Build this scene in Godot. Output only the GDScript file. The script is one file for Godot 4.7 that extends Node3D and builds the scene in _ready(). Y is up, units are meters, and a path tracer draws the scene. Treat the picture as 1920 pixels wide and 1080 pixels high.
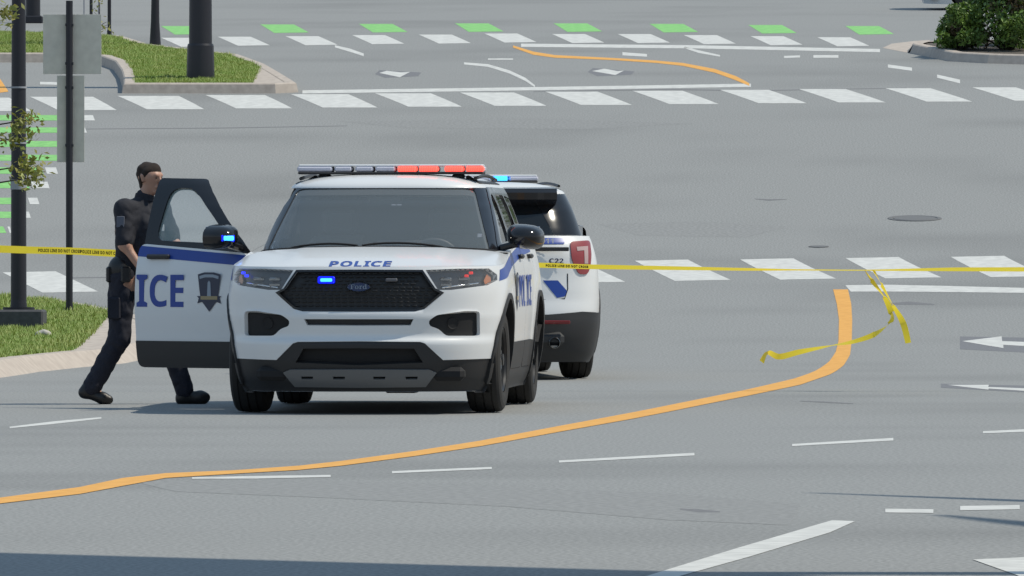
extends Node3D
# A police cordon on a hilly crossing, seen through a long lens.

const CROSS_MID = [
	[6.360,99.728,6.994,99.877,7.257,96.730,6.610,96.553],
	[5.120,99.553,5.750,99.702,6.049,96.521,5.406,96.345],
	[3.883,99.373,4.511,99.527,4.847,96.314,4.207,96.138],
	[2.651,99.191,3.276,99.346,3.650,96.107,3.013,95.931],
	[1.423,99.010,2.045,99.164,2.457,95.901,1.825,95.726],
	[0.200,98.716,0.818,98.877,1.269,95.582,0.640,95.408],
	[-1.016,98.420,-0.402,98.584,0.088,95.264,-0.536,95.091],
	[-2.225,98.113,-1.614,98.281,-1.085,94.948,-1.705,94.775],
	[-3.425,97.797,-2.819,97.973,-2.250,94.632,-2.866,94.461],
	[-4.618,97.475,-4.016,97.651,-3.407,94.318,-4.019,94.147],
	[-5.802,97.146,-5.204,97.326,-4.557,94.006,-5.164,93.834]]
const CROSS_FAR = [
	[-8.008,120.307,-7.092,120.307,-6.642,117.812,-7.473,117.812],
	[-6.808,120.488,-5.916,120.488,-5.463,117.955,-6.277,117.955],
	[-5.581,120.675,-4.714,120.675,-4.259,118.105,-5.056,118.105],
	[-4.344,120.864,-3.501,120.864,-3.045,118.257,-3.825,118.257],
	[-3.140,121.048,-2.321,121.048,-1.865,118.405,-2.627,118.405],
	[-1.947,121.233,-1.152,121.233,-0.697,118.554,-1.442,118.554],
	[-0.744,121.419,0.028,121.419,0.482,118.708,-0.246,118.708],
	[0.471,121.609,1.218,121.609,1.672,118.863,0.960,118.863],
	[1.713,121.803,2.435,121.803,2.886,119.022,2.193,119.022],
	[2.974,122.002,3.671,122.002,4.119,119.189,3.444,119.189],
	[4.108,122.182,4.783,122.182,5.229,119.340,4.569,119.340],
	[5.354,122.381,6.004,122.381,6.446,119.506,5.803,119.506],
	[6.612,122.582,7.237,122.582,7.675,119.680,7.050,119.680],
	[7.866,122.784,8.466,122.784,8.899,119.854,8.292,119.854]]
const CROSS_TOP = [
	[-5.679,138.084,-5.144,138.084,-4.716,134.737,-5.213,134.538],
	[-4.779,138.530,-4.242,138.530,-3.835,135.137,-4.335,134.936],
	[-3.686,138.757,-3.148,138.757,-2.766,135.340,-3.269,135.137],
	[-2.610,139.215,-2.071,139.215,-1.714,135.748,-2.220,135.543],
	[-1.525,139.446,-0.985,139.446,-0.654,135.953,-1.162,135.748],
	[-0.455,139.916,0.087,139.916,0.392,136.368,-0.119,136.160],
	[0.655,139.680,1.196,139.680,1.472,136.160,0.960,135.953],
	[1.729,139.680,2.270,139.680,2.519,136.160,2.005,135.953],
	[2.802,139.215,3.341,139.215,3.563,135.748,3.050,135.543],
	[3.877,138.757,4.414,138.757,4.610,135.340,4.096,135.137],
	[4.944,138.307,5.480,138.307,5.650,134.936,5.137,134.737]]
const GREEN_TOP = [
	[-5.899,143.446,-5.334,143.446,-4.950,139.680,-5.508,139.446],
	[-4.256,144.264,-3.688,144.264,-3.343,140.394,-3.907,140.154],
	[-2.593,144.541,-2.024,144.541,-1.723,140.636,-2.290,140.394],
	[-0.968,144.821,-0.398,144.821,-0.141,140.880,-0.712,140.636],
	[0.706,144.821,1.276,144.821,1.488,140.880,0.914,140.636],
	[2.331,144.541,2.900,144.541,3.068,140.636,2.492,140.394],
	[3.987,143.988,4.554,143.988,4.678,140.154,4.101,139.916],
	[5.603,143.446,6.168,143.446,6.251,139.680,5.674,139.446]]
const GREEN_LEFT = [
	[-7.687,117.140,-6.047,117.140,-5.961,116.319,-7.633,116.319],
	[-7.567,115.313,-5.989,115.313,-5.908,114.576,-7.519,114.576],
	[-7.447,113.483,-5.944,113.483,-5.862,112.737,-7.398,112.737],
	[-7.334,111.749,-5.965,111.749,-5.885,111.043,-7.287,111.043],
	[-7.235,110.255,-6.092,110.255,-6.009,109.509,-7.187,109.509],
	[-7.126,108.588,-6.176,108.588,-6.094,107.858,-7.078,107.858],
	[-7.006,106.765,-6.112,106.765,-6.031,106.037,-6.959,106.037],
	[-6.903,105.181,-6.087,105.181,-6.005,104.441,-6.854,104.441],
	[-6.788,103.438,-6.167,103.438,-6.083,102.668,-6.738,102.668]]
const WHITE_LEFT = [
	[-5.989,117.140,-5.754,117.140,-5.685,116.319,-5.918,116.319],
	[-5.931,115.313,-5.773,115.313,-5.707,114.576,-5.865,114.576],
	[-5.887,113.483,-5.773,113.483,-5.707,112.737,-5.820,112.737],
	[-5.909,111.749,-5.783,111.749,-5.719,111.043,-5.844,111.043],
	[-6.036,110.255,-5.892,110.255,-5.825,109.509,-5.968,109.509],
	[-6.122,108.588,-5.911,108.588,-5.845,107.858,-6.054,107.858],
	[-6.059,106.765,-5.939,106.765,-5.872,106.037,-5.991,106.037],
	[-6.035,105.181,-5.956,105.181,-5.888,104.441,-5.966,104.441],
	[-6.116,103.438,-6.090,103.438,-6.019,102.668,-6.045,102.668]]
const STOP_LINES = [
	[3.712,95.031,4.161,95.118,4.747,94.945,5.907,94.514,5.859,93.743,4.930,93.914,4.230,94.000,3.731,94.000],
	[-2.994,121.905,-0.459,122.454,1.845,123.017,3.457,123.464,3.436,122.703,1.834,122.270,-0.456,121.726,-2.977,121.194],
	[0.144,135.748,2.872,135.137,5.768,133.757,5.719,132.620,2.846,133.950,0.143,134.538]]
const YELLOW_LINES = [
	[-2.542,40.675,-2.461,41.022,-2.169,42.853,-2.032,44.541,-1.848,45.489,-1.498,46.088,-1.176,47.044,-0.962,48.099,-0.568,50.481,-0.199,53.094,0.323,57.417,0.891,62.000,1.407,66.220,1.940,70.555,2.503,75.555,2.818,79.089,3.037,81.675,3.179,83.788,3.283,85.825,3.428,89.466,3.503,92.041,3.550,94.342,3.715,94.342,3.659,92.041,3.567,89.466,3.417,85.825,3.298,83.236,3.138,80.720,2.875,77.320,2.452,72.654,1.867,67.894,1.357,63.869,0.860,59.813,0.313,55.647,-0.194,51.620,-0.554,49.263,-0.941,47.044,-1.154,46.143,-1.475,45.382,-1.809,44.541,-1.964,43.045,-2.108,41.645,-2.405,40.080,-2.479,39.667],
	[0.017,135.037,0.332,132.807,0.658,131.616,1.551,130.646,2.191,129.836,2.582,129.091,3.024,127.318,3.290,125.348,3.436,123.529,3.418,122.891,3.262,124.253,2.999,126.276,2.564,128.209,2.178,129.091,1.543,129.962,0.654,130.733,0.329,131.706,0.017,134.243],
	[-7.782,125.772,-7.479,124.658,-7.175,121.606,-7.282,121.370,-7.616,123.081]]
const LANE_LINES = [
	[-3.366,57.170,-3.163,58.852,-2.900,60.258,-2.874,59.724,-3.118,58.001,-3.337,56.681],
	[-1.676,44.696,-1.349,44.958,-0.960,45.169,-0.951,44.748,-1.333,44.438,-1.665,44.387],
	[-0.646,45.923,-0.111,46.816,-0.110,46.365,-0.640,45.489],
	[0.265,48.219,1.069,50.026,1.056,49.389,0.263,47.743],
	[1.714,52.242,2.408,53.896,2.376,53.166,1.696,51.688],
	[3.080,55.804,3.543,56.681,3.493,55.883,3.045,55.181],
	[1.719,39.301,1.937,39.221,1.909,38.669,1.695,38.747],
	[2.085,39.708,2.372,39.872,2.334,39.221,2.051,39.062],
	[0.455,31.000,0.499,31.300,0.895,34.114,1.412,37.647,1.507,37.500,1.342,36.026,0.911,33.120,0.622,31.300,0.571,30.951],
	[-0.727,129.296,-0.362,128.726,-0.040,126.941,0.195,124.931,0.331,123.081,0.329,122.578,0.194,124.120,-0.039,126.058,-0.360,127.934,-0.724,128.646],
	[-2.804,135.137,-2.553,133.950,-2.296,132.159,-2.281,131.259,-2.532,132.807,-2.788,134.341],
	[2.718,134.637,2.915,133.278,3.208,131.616,3.195,131.083,2.895,132.343,2.706,134.047],
	[5.668,128.646,5.986,127.701,5.943,126.792,5.627,127.701],
	[6.265,125.772,6.534,124.454,6.485,123.529,6.223,124.931],
	[4.187,131.348,4.439,131.526,4.415,130.820,4.164,130.646],
	[4.648,131.616,5.034,131.616,5.001,130.733,4.617,130.733],
	[1.716,132.620,2.087,131.977,2.073,131.083,1.702,131.526],
	[-0.367,130.516,0.016,130.516,0.016,130.089,-0.366,130.089],
	[-6.854,123.921,-6.514,123.790,-6.480,123.144,-6.818,123.272]]
const ARROWS = [
	[1.776,32.895,2.032,33.177,1.857,30.322,1.855,31.300],
	[4.527,85.825,4.973,86.681,4.930,85.825,5.346,85.534,5.296,84.733,4.901,85.137,4.868,84.529],
	[3.701,72.654,4.060,72.654,4.002,71.712,4.424,70.784,4.339,69.425,3.968,71.015,3.938,70.555],
	[-1.964,126.204,-1.862,126.792,-1.643,126.349,-1.510,126.495,-1.642,125.069],
	[1.188,126.717,1.377,127.394,1.568,126.717,1.665,126.866,1.523,125.630]]
const DARK_PATCHES = [
	[4.551,86.681,5.400,86.399,5.216,83.461,4.427,84.319],
	[3.681,73.250,4.511,72.181,4.311,68.982,3.592,71.479],
	[-2.023,125.915,-1.969,127.015,-1.342,126.349,-1.379,125.348,-1.858,124.931],
	[1.123,126.495,1.212,127.624,1.820,126.643,1.761,125.772,1.253,125.348]]
const ISLAND_NEAR = [-5.476,63.494,-4.955,70.784,-4.723,74.093,-4.548,75.801,-4.338,78.693,-4.041,80.118,-3.658,81.279,-3.424,83.012,-3.330,84.835,-3.399,86.588,-3.625,87.873,-3.943,88.853,-4.266,89.813,-4.651,90.760,-5.144,91.444,-6.467,92.380,-8.041,93.231]
const ISLAND_FAR = [-5.547,121.252,-4.395,121.252,-3.357,121.252,-3.037,121.487,-3.152,122.418,-3.629,126.241,-4.114,129.073,-5.147,131.338,-5.604,132.451,-6.154,135.433,-6.584,136.277,-8.242,137.363,-9.647,137.809,-9.039,129.132,-7.758,129.296,-6.788,129.296,-6.231,128.646,-5.941,127.091,-5.734,124.658,-5.619,122.828]
const ISLAND_RIGHT = [6.143,133.183,6.174,132.251,6.643,129.627,7.174,128.968,8.341,128.327,8.710,134.005,7.454,134.005,6.555,133.609,6.286,133.218,6.126,132.451]
const TAPE_RUN = [-4.594,1.235,-70.000,-3.938,1.214,-70.000,-3.587,1.205,-70.000,-3.246,1.187,-70.000,-2.362,1.148,-70.000,-1.137,1.113,-70.000,0.188,1.091,-70.000,0.613,1.078,-70.000,1.269,1.067,-70.000,1.925,1.056,-70.000,2.319,1.052,-70.000,2.888,1.049,-70.000,3.237,1.052,-70.000,3.631,1.056,-70.000,4.200,1.056,-70.000,4.594,1.060,-70.000]
const TAPE_TAIL_A = [2.896,1.043,-70.000,2.949,0.964,-69.950,3.054,0.824,-69.920,3.111,0.693,-69.950,3.098,0.614,-70.020,2.975,0.522,-70.080,2.800,0.461,-70.100,2.625,0.430,-70.120,2.362,0.378,-70.100,2.196,0.339,-70.080,2.100,0.373,-70.100,2.052,0.295,-70.120]
const TAPE_TAIL_B = [2.966,1.047,-70.000,3.027,0.929,-69.900,3.124,0.754,-69.860,3.203,0.614,-69.880,3.246,0.452,-69.900]
const SEAMS_AND_MARKS = [
	[-4.961,96.322,-4.490,96.419,-3.806,96.650,-3.802,96.561,-4.482,96.261,-4.953,96.181],
	[-5.829,115.133,-3.891,115.294,-2.239,115.577,-2.238,115.501,-3.887,115.182,-5.824,115.044],
	[0.304,121.666,2.215,122.197,3.506,121.941,5.666,122.516,5.661,122.393,3.500,121.750,2.211,121.977,0.304,121.546],
	[4.030,92.125,4.303,92.423,4.556,92.041,4.548,91.870,4.280,91.913,4.023,91.955],  # short flat dark strip on the road
	[0.775,39.342,0.859,39.261,0.949,38.943,0.945,38.786,0.848,38.786,0.771,39.181],
	[3.034,106.674,3.198,106.614,3.432,106.614,3.430,106.553,3.193,106.432,3.032,106.614],
	[2.231,66.118,2.408,65.865,2.605,65.118,2.597,64.922,2.390,65.365,2.225,65.915]]
const APRON = [5.827,134.145,6.041,135.748,6.455,136.789,6.732,137.214,6.207,132.068]
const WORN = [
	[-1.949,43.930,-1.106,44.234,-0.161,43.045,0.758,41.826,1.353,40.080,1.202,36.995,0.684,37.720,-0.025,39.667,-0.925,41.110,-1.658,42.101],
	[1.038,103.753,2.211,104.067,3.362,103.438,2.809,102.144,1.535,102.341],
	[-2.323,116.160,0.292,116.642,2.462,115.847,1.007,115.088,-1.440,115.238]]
const PROFILE = [-0.3100,-0.3050,-0.3000,-0.2950,-0.2900,-0.2850,-0.2800,-0.2750,-0.2700,-0.2650,-0.2600,-0.2550,-0.2500,-0.2450,-0.2400,-0.2350,-0.2300,-0.2250,-0.2200,-0.2150,-0.2100,-0.2050,-0.2000,-0.1950,-0.1900,-0.1850,-0.1800,-0.1750,-0.1700,-0.1650,-0.1600,-0.1550,-0.1500,-0.1451,-0.1403,-0.1355,-0.1307,-0.1260,-0.1213,-0.1167,-0.1120,-0.1074,-0.1028,-0.0981,-0.0935,-0.0888,-0.0841,-0.0794,-0.0746,-0.0698,-0.0649,-0.0600,-0.0550,-0.0500,-0.0448,-0.0396,-0.0343,-0.0289,-0.0233,-0.0177,-0.0119,-0.0060,0.0000,0.0065,0.0136,0.0209,0.0280,0.0351,0.0422,0.0494,0.0566,0.0639,0.0714,0.0791,0.0871,0.0954,0.1040,0.1123,0.1219,0.1351,0.1540,0.1786,0.2086,0.2435,0.2831,0.3271,0.3750,0.4266,0.4815,0.5394,0.6000,0.6628,0.7276,0.7940,0.8618,0.9304,0.9997,1.0692,1.1398,1.2176,1.3032,1.3957,1.4945,1.5990,1.7083,1.8219,1.9390,2.0589,2.1809,2.3044,2.4286,2.5528,2.6764,2.7986,2.9188,3.0362,3.1502,3.2601,3.3651,3.4646,3.5579,3.6468,3.7339,3.8193,3.9029,3.9849,4.0655,4.1445,4.2223,4.2988,4.3741,4.4483,4.5216,4.5939,4.6654,4.7362,4.8063,4.8759,4.9447,5.0127,5.0797,5.1460,5.2115,5.2762,5.3403,5.4036,5.4664,5.5286,5.5902,5.6514,5.7121,5.7724,5.8323,5.8918,5.9511,6.0101,6.0689,6.1276,6.1861,6.2445,6.3029,6.3614,6.4202,6.4793,6.5384,6.5977,6.6569,6.7160,6.7750,6.8337,6.8921,6.9501,7.0076,7.0646,7.1209,7.1766,7.2315,7.2855,7.3386,7.3907,7.4417,7.4916,7.5402,7.5875,7.6334,7.6779,7.7216,7.7652,7.8089,7.8524,7.8959,7.9392,7.9823,8.0253,8.0681,8.1107,8.1530,8.1950,8.2367,8.2780,8.3190,8.3596,8.3998,8.4396,8.4789,8.5177,8.5560,8.5938,8.6309,8.6675,8.7035,8.7388,8.7735,8.8074,8.8407,8.8731,8.9048,8.9357,8.9658,8.9951,9.0234,9.0508,9.0774,9.1029,9.1275,9.1511,9.1736,9.1951,9.2155,9.2347,9.2529,9.2704,9.2877,9.3049,9.3219,9.3387,9.3554,9.3720,9.3884,9.4046,9.4207]


const CAM_Y = 0.903
var sun_dir := Vector3.ZERO

# ------------------------------------------------------------------ mesh helpers
class MB:
	var v := PackedVector3Array()
	var n := PackedVector3Array()
	var t := PackedVector2Array()
	var c := PackedColorArray()
	var ix := PackedInt32Array()
	func vert(p: Vector3, nn: Vector3, uv := Vector2.ZERO) -> int:
		v.append(p); n.append(nn); t.append(uv)
		return v.size() - 1
	func tri(a: int, b: int, d: int) -> void:
		var cr := (v[b] - v[a]).cross(v[d] - v[a])
		if cr.length_squared() < 1e-16:
			return
		if cr.dot(n[a] + n[b] + n[d]) > 0.0:
			ix.append(a); ix.append(d); ix.append(b)
		else:
			ix.append(a); ix.append(b); ix.append(d)
	func flat(pts: Array, nn := Vector3.ZERO) -> void:
		# one convex facet
		var cr: Vector3 = (pts[1] - pts[0]).cross(pts[2] - pts[0]).normalized()
		if nn != Vector3.ZERO and cr.dot(nn) < 0.0:
			cr = -cr
		var k := []
		for p in pts:
			k.append(vert(p, cr, Vector2(p.x + p.z, p.y)))
		for i in range(1, pts.size() - 1):
			tri(k[0], k[i], k[i + 1])
	func box(ce: Vector3, s: Vector3, bs := Basis(), bev := 0.0) -> void:
		# box with chamfered edges: six faces pulled in, twelve edge strips, eight corners
		var h := s * 0.5
		var b := minf(bev, minf(h.x, minf(h.y, h.z)) * 0.9)
		var ax := [bs.x, bs.y, bs.z]
		for i in 3:
			for sg in [-1.0, 1.0]:
				var nn: Vector3 = ax[i] * sg
				var j := (i + 1) % 3
				var k := (i + 2) % 3
				var pj: Vector3 = ax[j] * (h[j] - b)
				var pk: Vector3 = ax[k] * (h[k] - b)
				var o: Vector3 = ce + nn * h[i]
				flat([o - pj - pk, o + pj - pk, o + pj + pk, o - pj + pk], nn)
				if b > 0.0:
					for sj in [-1.0, 1.0]:
						var nj: Vector3 = ax[j] * sj
						var e0: Vector3 = ce + nn * h[i] + nj * (h[j] - b)
						var e1: Vector3 = ce + nn * (h[i] - b) + nj * h[j]
						flat([e0 - pk, e0 + pk, e1 + pk, e1 - pk], nn + nj)
						if i == 0:
							for sk in [-1.0, 1.0]:
								var nk: Vector3 = ax[k] * sk
								flat([e0 + pk * sk, e1 + pk * sk, ce + nn * (h[i] - b) + nj * (h[j] - b) + nk * h[k]], nn + nj + nk)
	func lathe(o: Vector3, axis: Vector3, prof: Array, seg := 32, hard := false) -> void:
		# prof: [along, radius] pairs; smooth unless hard
		var w := axis.normalized()
		var a := w.cross(Vector3.UP if absf(w.y) < 0.9 else Vector3.RIGHT).normalized()
		var b := w.cross(a)
		for i in prof.size() - 1:
			var p0: Array = prof[i]
			var p1: Array = prof[i + 1]
			var dl: float = p1[0] - p0[0]
			var dr: float = p1[1] - p0[1]
			var nl := Vector2(-dr, dl).normalized()
			var base := v.size()
			for s in seg + 1:
				var an := TAU * s / seg
				var rd := a * cos(an) + b * sin(an)
				var nn := (rd * nl.y + w * nl.x).normalized()
				vert(o + w * p0[0] + rd * p0[1], nn, Vector2(float(s) / seg, p0[0]))
				vert(o + w * p1[0] + rd * p1[1], nn, Vector2(float(s) / seg, p1[0]))
			for s in seg:
				var q := base + s * 2
				tri(q, q + 1, q + 3)
				tri(q, q + 3, q + 2)
	func tube(pts: Array, rad: Array, seg := 8) -> void:
		var base := v.size()
		var up := Vector3(0.31, 0.2, 0.93)
		for i in pts.size():
			var d: Vector3 = (pts[mini(i + 1, pts.size() - 1)] - pts[maxi(i - 1, 0)]).normalized()
			var a := d.cross(up).normalized()
			var b := d.cross(a)
			for s in seg + 1:
				var an := TAU * s / seg
				var rd := a * cos(an) + b * sin(an)
				vert(pts[i] + rd * rad[i], rd, Vector2(float(s) / seg, i))
		for i in pts.size() - 1:
			for s in seg:
				var q := base + i * (seg + 1) + s
				tri(q, q + 1, q + seg + 2)
				tri(q, q + seg + 2, q + seg + 1)
		for e in [0, pts.size() - 1]:
			var nn: Vector3 = (pts[0] - pts[1]) if e == 0 else (pts[e] - pts[e - 1])
			var ce := vert(pts[e], nn.normalized())
			var first := v.size()
			for s in seg + 1:
				vert(v[base + e * (seg + 1) + s], nn.normalized())
			for s in seg:
				tri(ce, first + s, first + s + 1)
	func mesh(m: Material) -> ArrayMesh:
		var ar := []
		ar.resize(Mesh.ARRAY_MAX)
		ar[Mesh.ARRAY_VERTEX] = v
		ar[Mesh.ARRAY_NORMAL] = n
		ar[Mesh.ARRAY_TEX_UV] = t
		if c.size() == v.size() and c.size() > 0:
			ar[Mesh.ARRAY_COLOR] = c
		ar[Mesh.ARRAY_INDEX] = ix
		var am := ArrayMesh.new()
		if ix.size() > 0:
			am.add_surface_from_arrays(Mesh.PRIMITIVE_TRIANGLES, ar)
			am.surface_set_material(0, m)
		return am

var used := {}
func numbered(called: String) -> String:
	if not used.has(called):
		used[called] = 0
		return called
	used[called] += 1
	return "%s_%03d" % [called, used[called]]

func put(called: String, mb: MB, m: Material, parent: Node = self) -> MeshInstance3D:
	var o := MeshInstance3D.new()
	o.mesh = mb.mesh(m)
	return hang(called, o, parent)

func hang(called: String, o, parent: Node = self):
	o.name = numbered(called) if parent == self else called
	parent.add_child(o, true)
	return o

func thing(called: String, label: String, category: String, at := Vector3.ZERO, group := "") -> Node3D:
	var o := Node3D.new()
	hang(called, o)
	o.position = at
	tag(o, label, category, group)
	return o

func tag(o: Node, label: String, category: String, group := "") -> void:
	o.set_meta("label", label)
	o.set_meta("category", category)
	if group != "":
		o.set_meta("group", group)

func structure(o: Node, label := "") -> void:
	o.set_meta("kind", "structure")
	if label != "":
		o.set_meta("label", label)

func offset_point(f: Callable, p: Vector2, off: float) -> Array:
	var e := 0.004
	var a: Vector3 = f.call(p)
	var du: Vector3 = f.call(p + Vector2(e, 0)) - f.call(p - Vector2(e, 0))
	var dv: Vector3 = f.call(p + Vector2(0, e)) - f.call(p - Vector2(0, e))
	var nn := du.cross(dv).normalized()
	return [a + nn * off, nn]

# cut a region out of a parametric surface: exact outline, small cells inside
func skin(mb: MB, poly: PackedVector2Array, holes: Array, step: Vector2, f: Callable, off := 0.0) -> void:
	var bb := Rect2(poly[0], Vector2.ZERO)
	for p in poly:
		bb = bb.expand(p)
	var hb := []
	for h in holes:
		var r := Rect2(h[0], Vector2.ZERO)
		for p in h:
			r = r.expand(p)
		hb.append(r)
	var cache := {}
	var i0 := int(floor(bb.position.x / step.x))
	var i1 := int(ceil(bb.end.x / step.x))
	var j0 := int(floor(bb.position.y / step.y))
	var j1 := int(ceil(bb.end.y / step.y))
	for i in range(i0, i1):
		for j in range(j0, j1):
			var r := Rect2(i * step.x, j * step.y, step.x, step.y)
			var cell := PackedVector2Array([r.position, Vector2(r.end.x, r.position.y), r.end, Vector2(r.position.x, r.end.y)])
			var parts: Array = Geometry2D.intersect_polygons(cell, poly)
			for hi in holes.size():
				if parts.is_empty():
					break
				if hb[hi].intersects(r):
					var nextp := []
					for q in parts:
						nextp.append_array(Geometry2D.clip_polygons(q, holes[hi]))
					parts = nextp
			for q in parts:
				if Geometry2D.is_polygon_clockwise(q) and parts.size() > 1:
					continue
				var ids := []
				for p in q:
					var key := Vector2i(roundi(p.x * 20000.0), roundi(p.y * 20000.0))
					if not cache.has(key):
						var pn := offset_point(f, p, off)
						cache[key] = mb.vert(pn[0], pn[1], p)
					ids.append(cache[key])
				if q.size() == 4 and Geometry2D.is_point_in_polygon((q[0] + q[2]) * 0.5, q):
					mb.tri(ids[0], ids[1], ids[2])
					mb.tri(ids[0], ids[2], ids[3])
				else:
					var tr := Geometry2D.triangulate_polygon(q)
					for k in range(0, tr.size(), 3):
						mb.tri(ids[tr[k]], ids[tr[k + 1]], ids[tr[k + 2]])

# the edge of a cut panel: a wall from the surface down to a depth
func rim(mb: MB, poly: PackedVector2Array, f: Callable, o0: float, o1: float, out := 1.0) -> void:
	var cw := -1.0 if Geometry2D.is_polygon_clockwise(poly) else 1.0
	for i in poly.size():
		var a := poly[i]
		var b := poly[(i + 1) % poly.size()]
		var pa0: Vector3 = offset_point(f, a, o0)[0]
		var pb0: Vector3 = offset_point(f, b, o0)[0]
		var pa1: Vector3 = offset_point(f, a, o1)[0]
		var pb1: Vector3 = offset_point(f, b, o1)[0]
		var d := b - a
		var o2 := Vector2(d.y, -d.x).normalized() * cw * 0.002
		var pm: Vector3 = f.call((a + b) * 0.5 + o2) - f.call((a + b) * 0.5)
		mb.flat([pa0, pb0, pb1, pa1], pm * out)

func fine(pts: Array, mx: float) -> PackedVector2Array:
	var r := PackedVector2Array()
	for i in pts.size():
		var a: Vector2 = pts[i]
		var b: Vector2 = pts[(i + 1) % pts.size()]
		var k := maxi(1, int(ceil(a.distance_to(b) / mx)))
		for s in k:
			r.append(a.lerp(b, float(s) / k))
	return r

func rounded(pts: Array, rad: float, seg := 4) -> Array:
	var r := []
	for i in pts.size():
		var p: Vector2 = pts[i]
		var a: Vector2 = pts[(i + pts.size() - 1) % pts.size()]
		var b: Vector2 = pts[(i + 1) % pts.size()]
		var k := minf(rad, minf(p.distance_to(a), p.distance_to(b)) * 0.45)
		var q0 := p + (a - p).normalized() * k
		var q1 := p + (b - p).normalized() * k
		for s in seg + 1:
			var t := float(s) / seg
			r.append(q0.lerp(p, t).lerp(p.lerp(q1, t), t))
	return r

# ------------------------------------------------------------------ materials
func lin(r: float, g: float, b: float) -> Color:
	return Color(r, g, b).linear_to_srgb()

func mat(called: String, col: Color, rough := 0.6, metal := 0.0) -> StandardMaterial3D:
	var m := StandardMaterial3D.new()
	m.resource_name = called
	m.albedo_color = col
	m.roughness = rough
	m.metallic = metal
	return m

func glow(called: String, col: Color, e: float) -> StandardMaterial3D:
	var m := mat(called, col, 0.3)
	m.emission_enabled = true
	m.emission = col
	m.emission_energy_multiplier = e
	return m

func noise_tex(freq: float, c0: Color, c1: Color, oct := 4, size := 512, sd := 3, c_mid = null) -> NoiseTexture2D:
	var fn := FastNoiseLite.new()
	fn.seed = sd
	fn.noise_type = FastNoiseLite.TYPE_SIMPLEX_SMOOTH
	fn.frequency = freq
	fn.fractal_octaves = oct
	var nt := NoiseTexture2D.new()
	nt.width = size; nt.height = size
	nt.seamless = true
	nt.noise = fn
	var g := Gradient.new()
	g.set_color(0, c0)
	g.set_color(1, c1)
	if c_mid != null:
		g.add_point(0.5, c_mid)
	nt.color_ramp = g
	return nt

func grainy(called: String, c0: Color, c1: Color, rough: float, freq: float, tile: float, oct := 4, sd := 3) -> StandardMaterial3D:
	var m := mat(called, Color.WHITE, rough)
	m.albedo_texture = noise_tex(freq, c0, c1, oct, 512, sd)
	m.uv1_triplanar = true
	m.uv1_world_triplanar = true
	m.uv1_scale = Vector3.ONE / tile
	return m

# ------------------------------------------------------------------ ground
func gh(d: float) -> float:
	# height of the road d metres up the hill from the camera
	if d <= 0.0:
		return PROFILE[0] + d * (PROFILE[1] - PROFILE[0])
	var i := int(floor(d))
	if i >= PROFILE.size() - 1:
		return PROFILE[PROFILE.size() - 1] + (d - PROFILE.size() + 1) * 0.012
	return lerpf(PROFILE[i], PROFILE[i + 1], d - i)

func on(x: float, d: float, up := 0.0) -> Vector3:
	return Vector3(x, gh(d) + up, -d)

func pairs(a: Array) -> Array:
	var r := []
	for i in range(0, a.size(), 2):
		r.append(Vector2(a[i], a[i + 1]))
	return r

func sheet(called: String, pts: Array, lift: float, m: Material, parent: Node, stepx := 40.0) -> MeshInstance3D:
	var mb := MB.new()
	skin(mb, PackedVector2Array(pts), [], Vector2(stepx, 1.0), func(p: Vector2) -> Vector3: return Vector3(p.x, gh(p.y) + lift, -p.y))
	return put(called, mb, m, parent)

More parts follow.
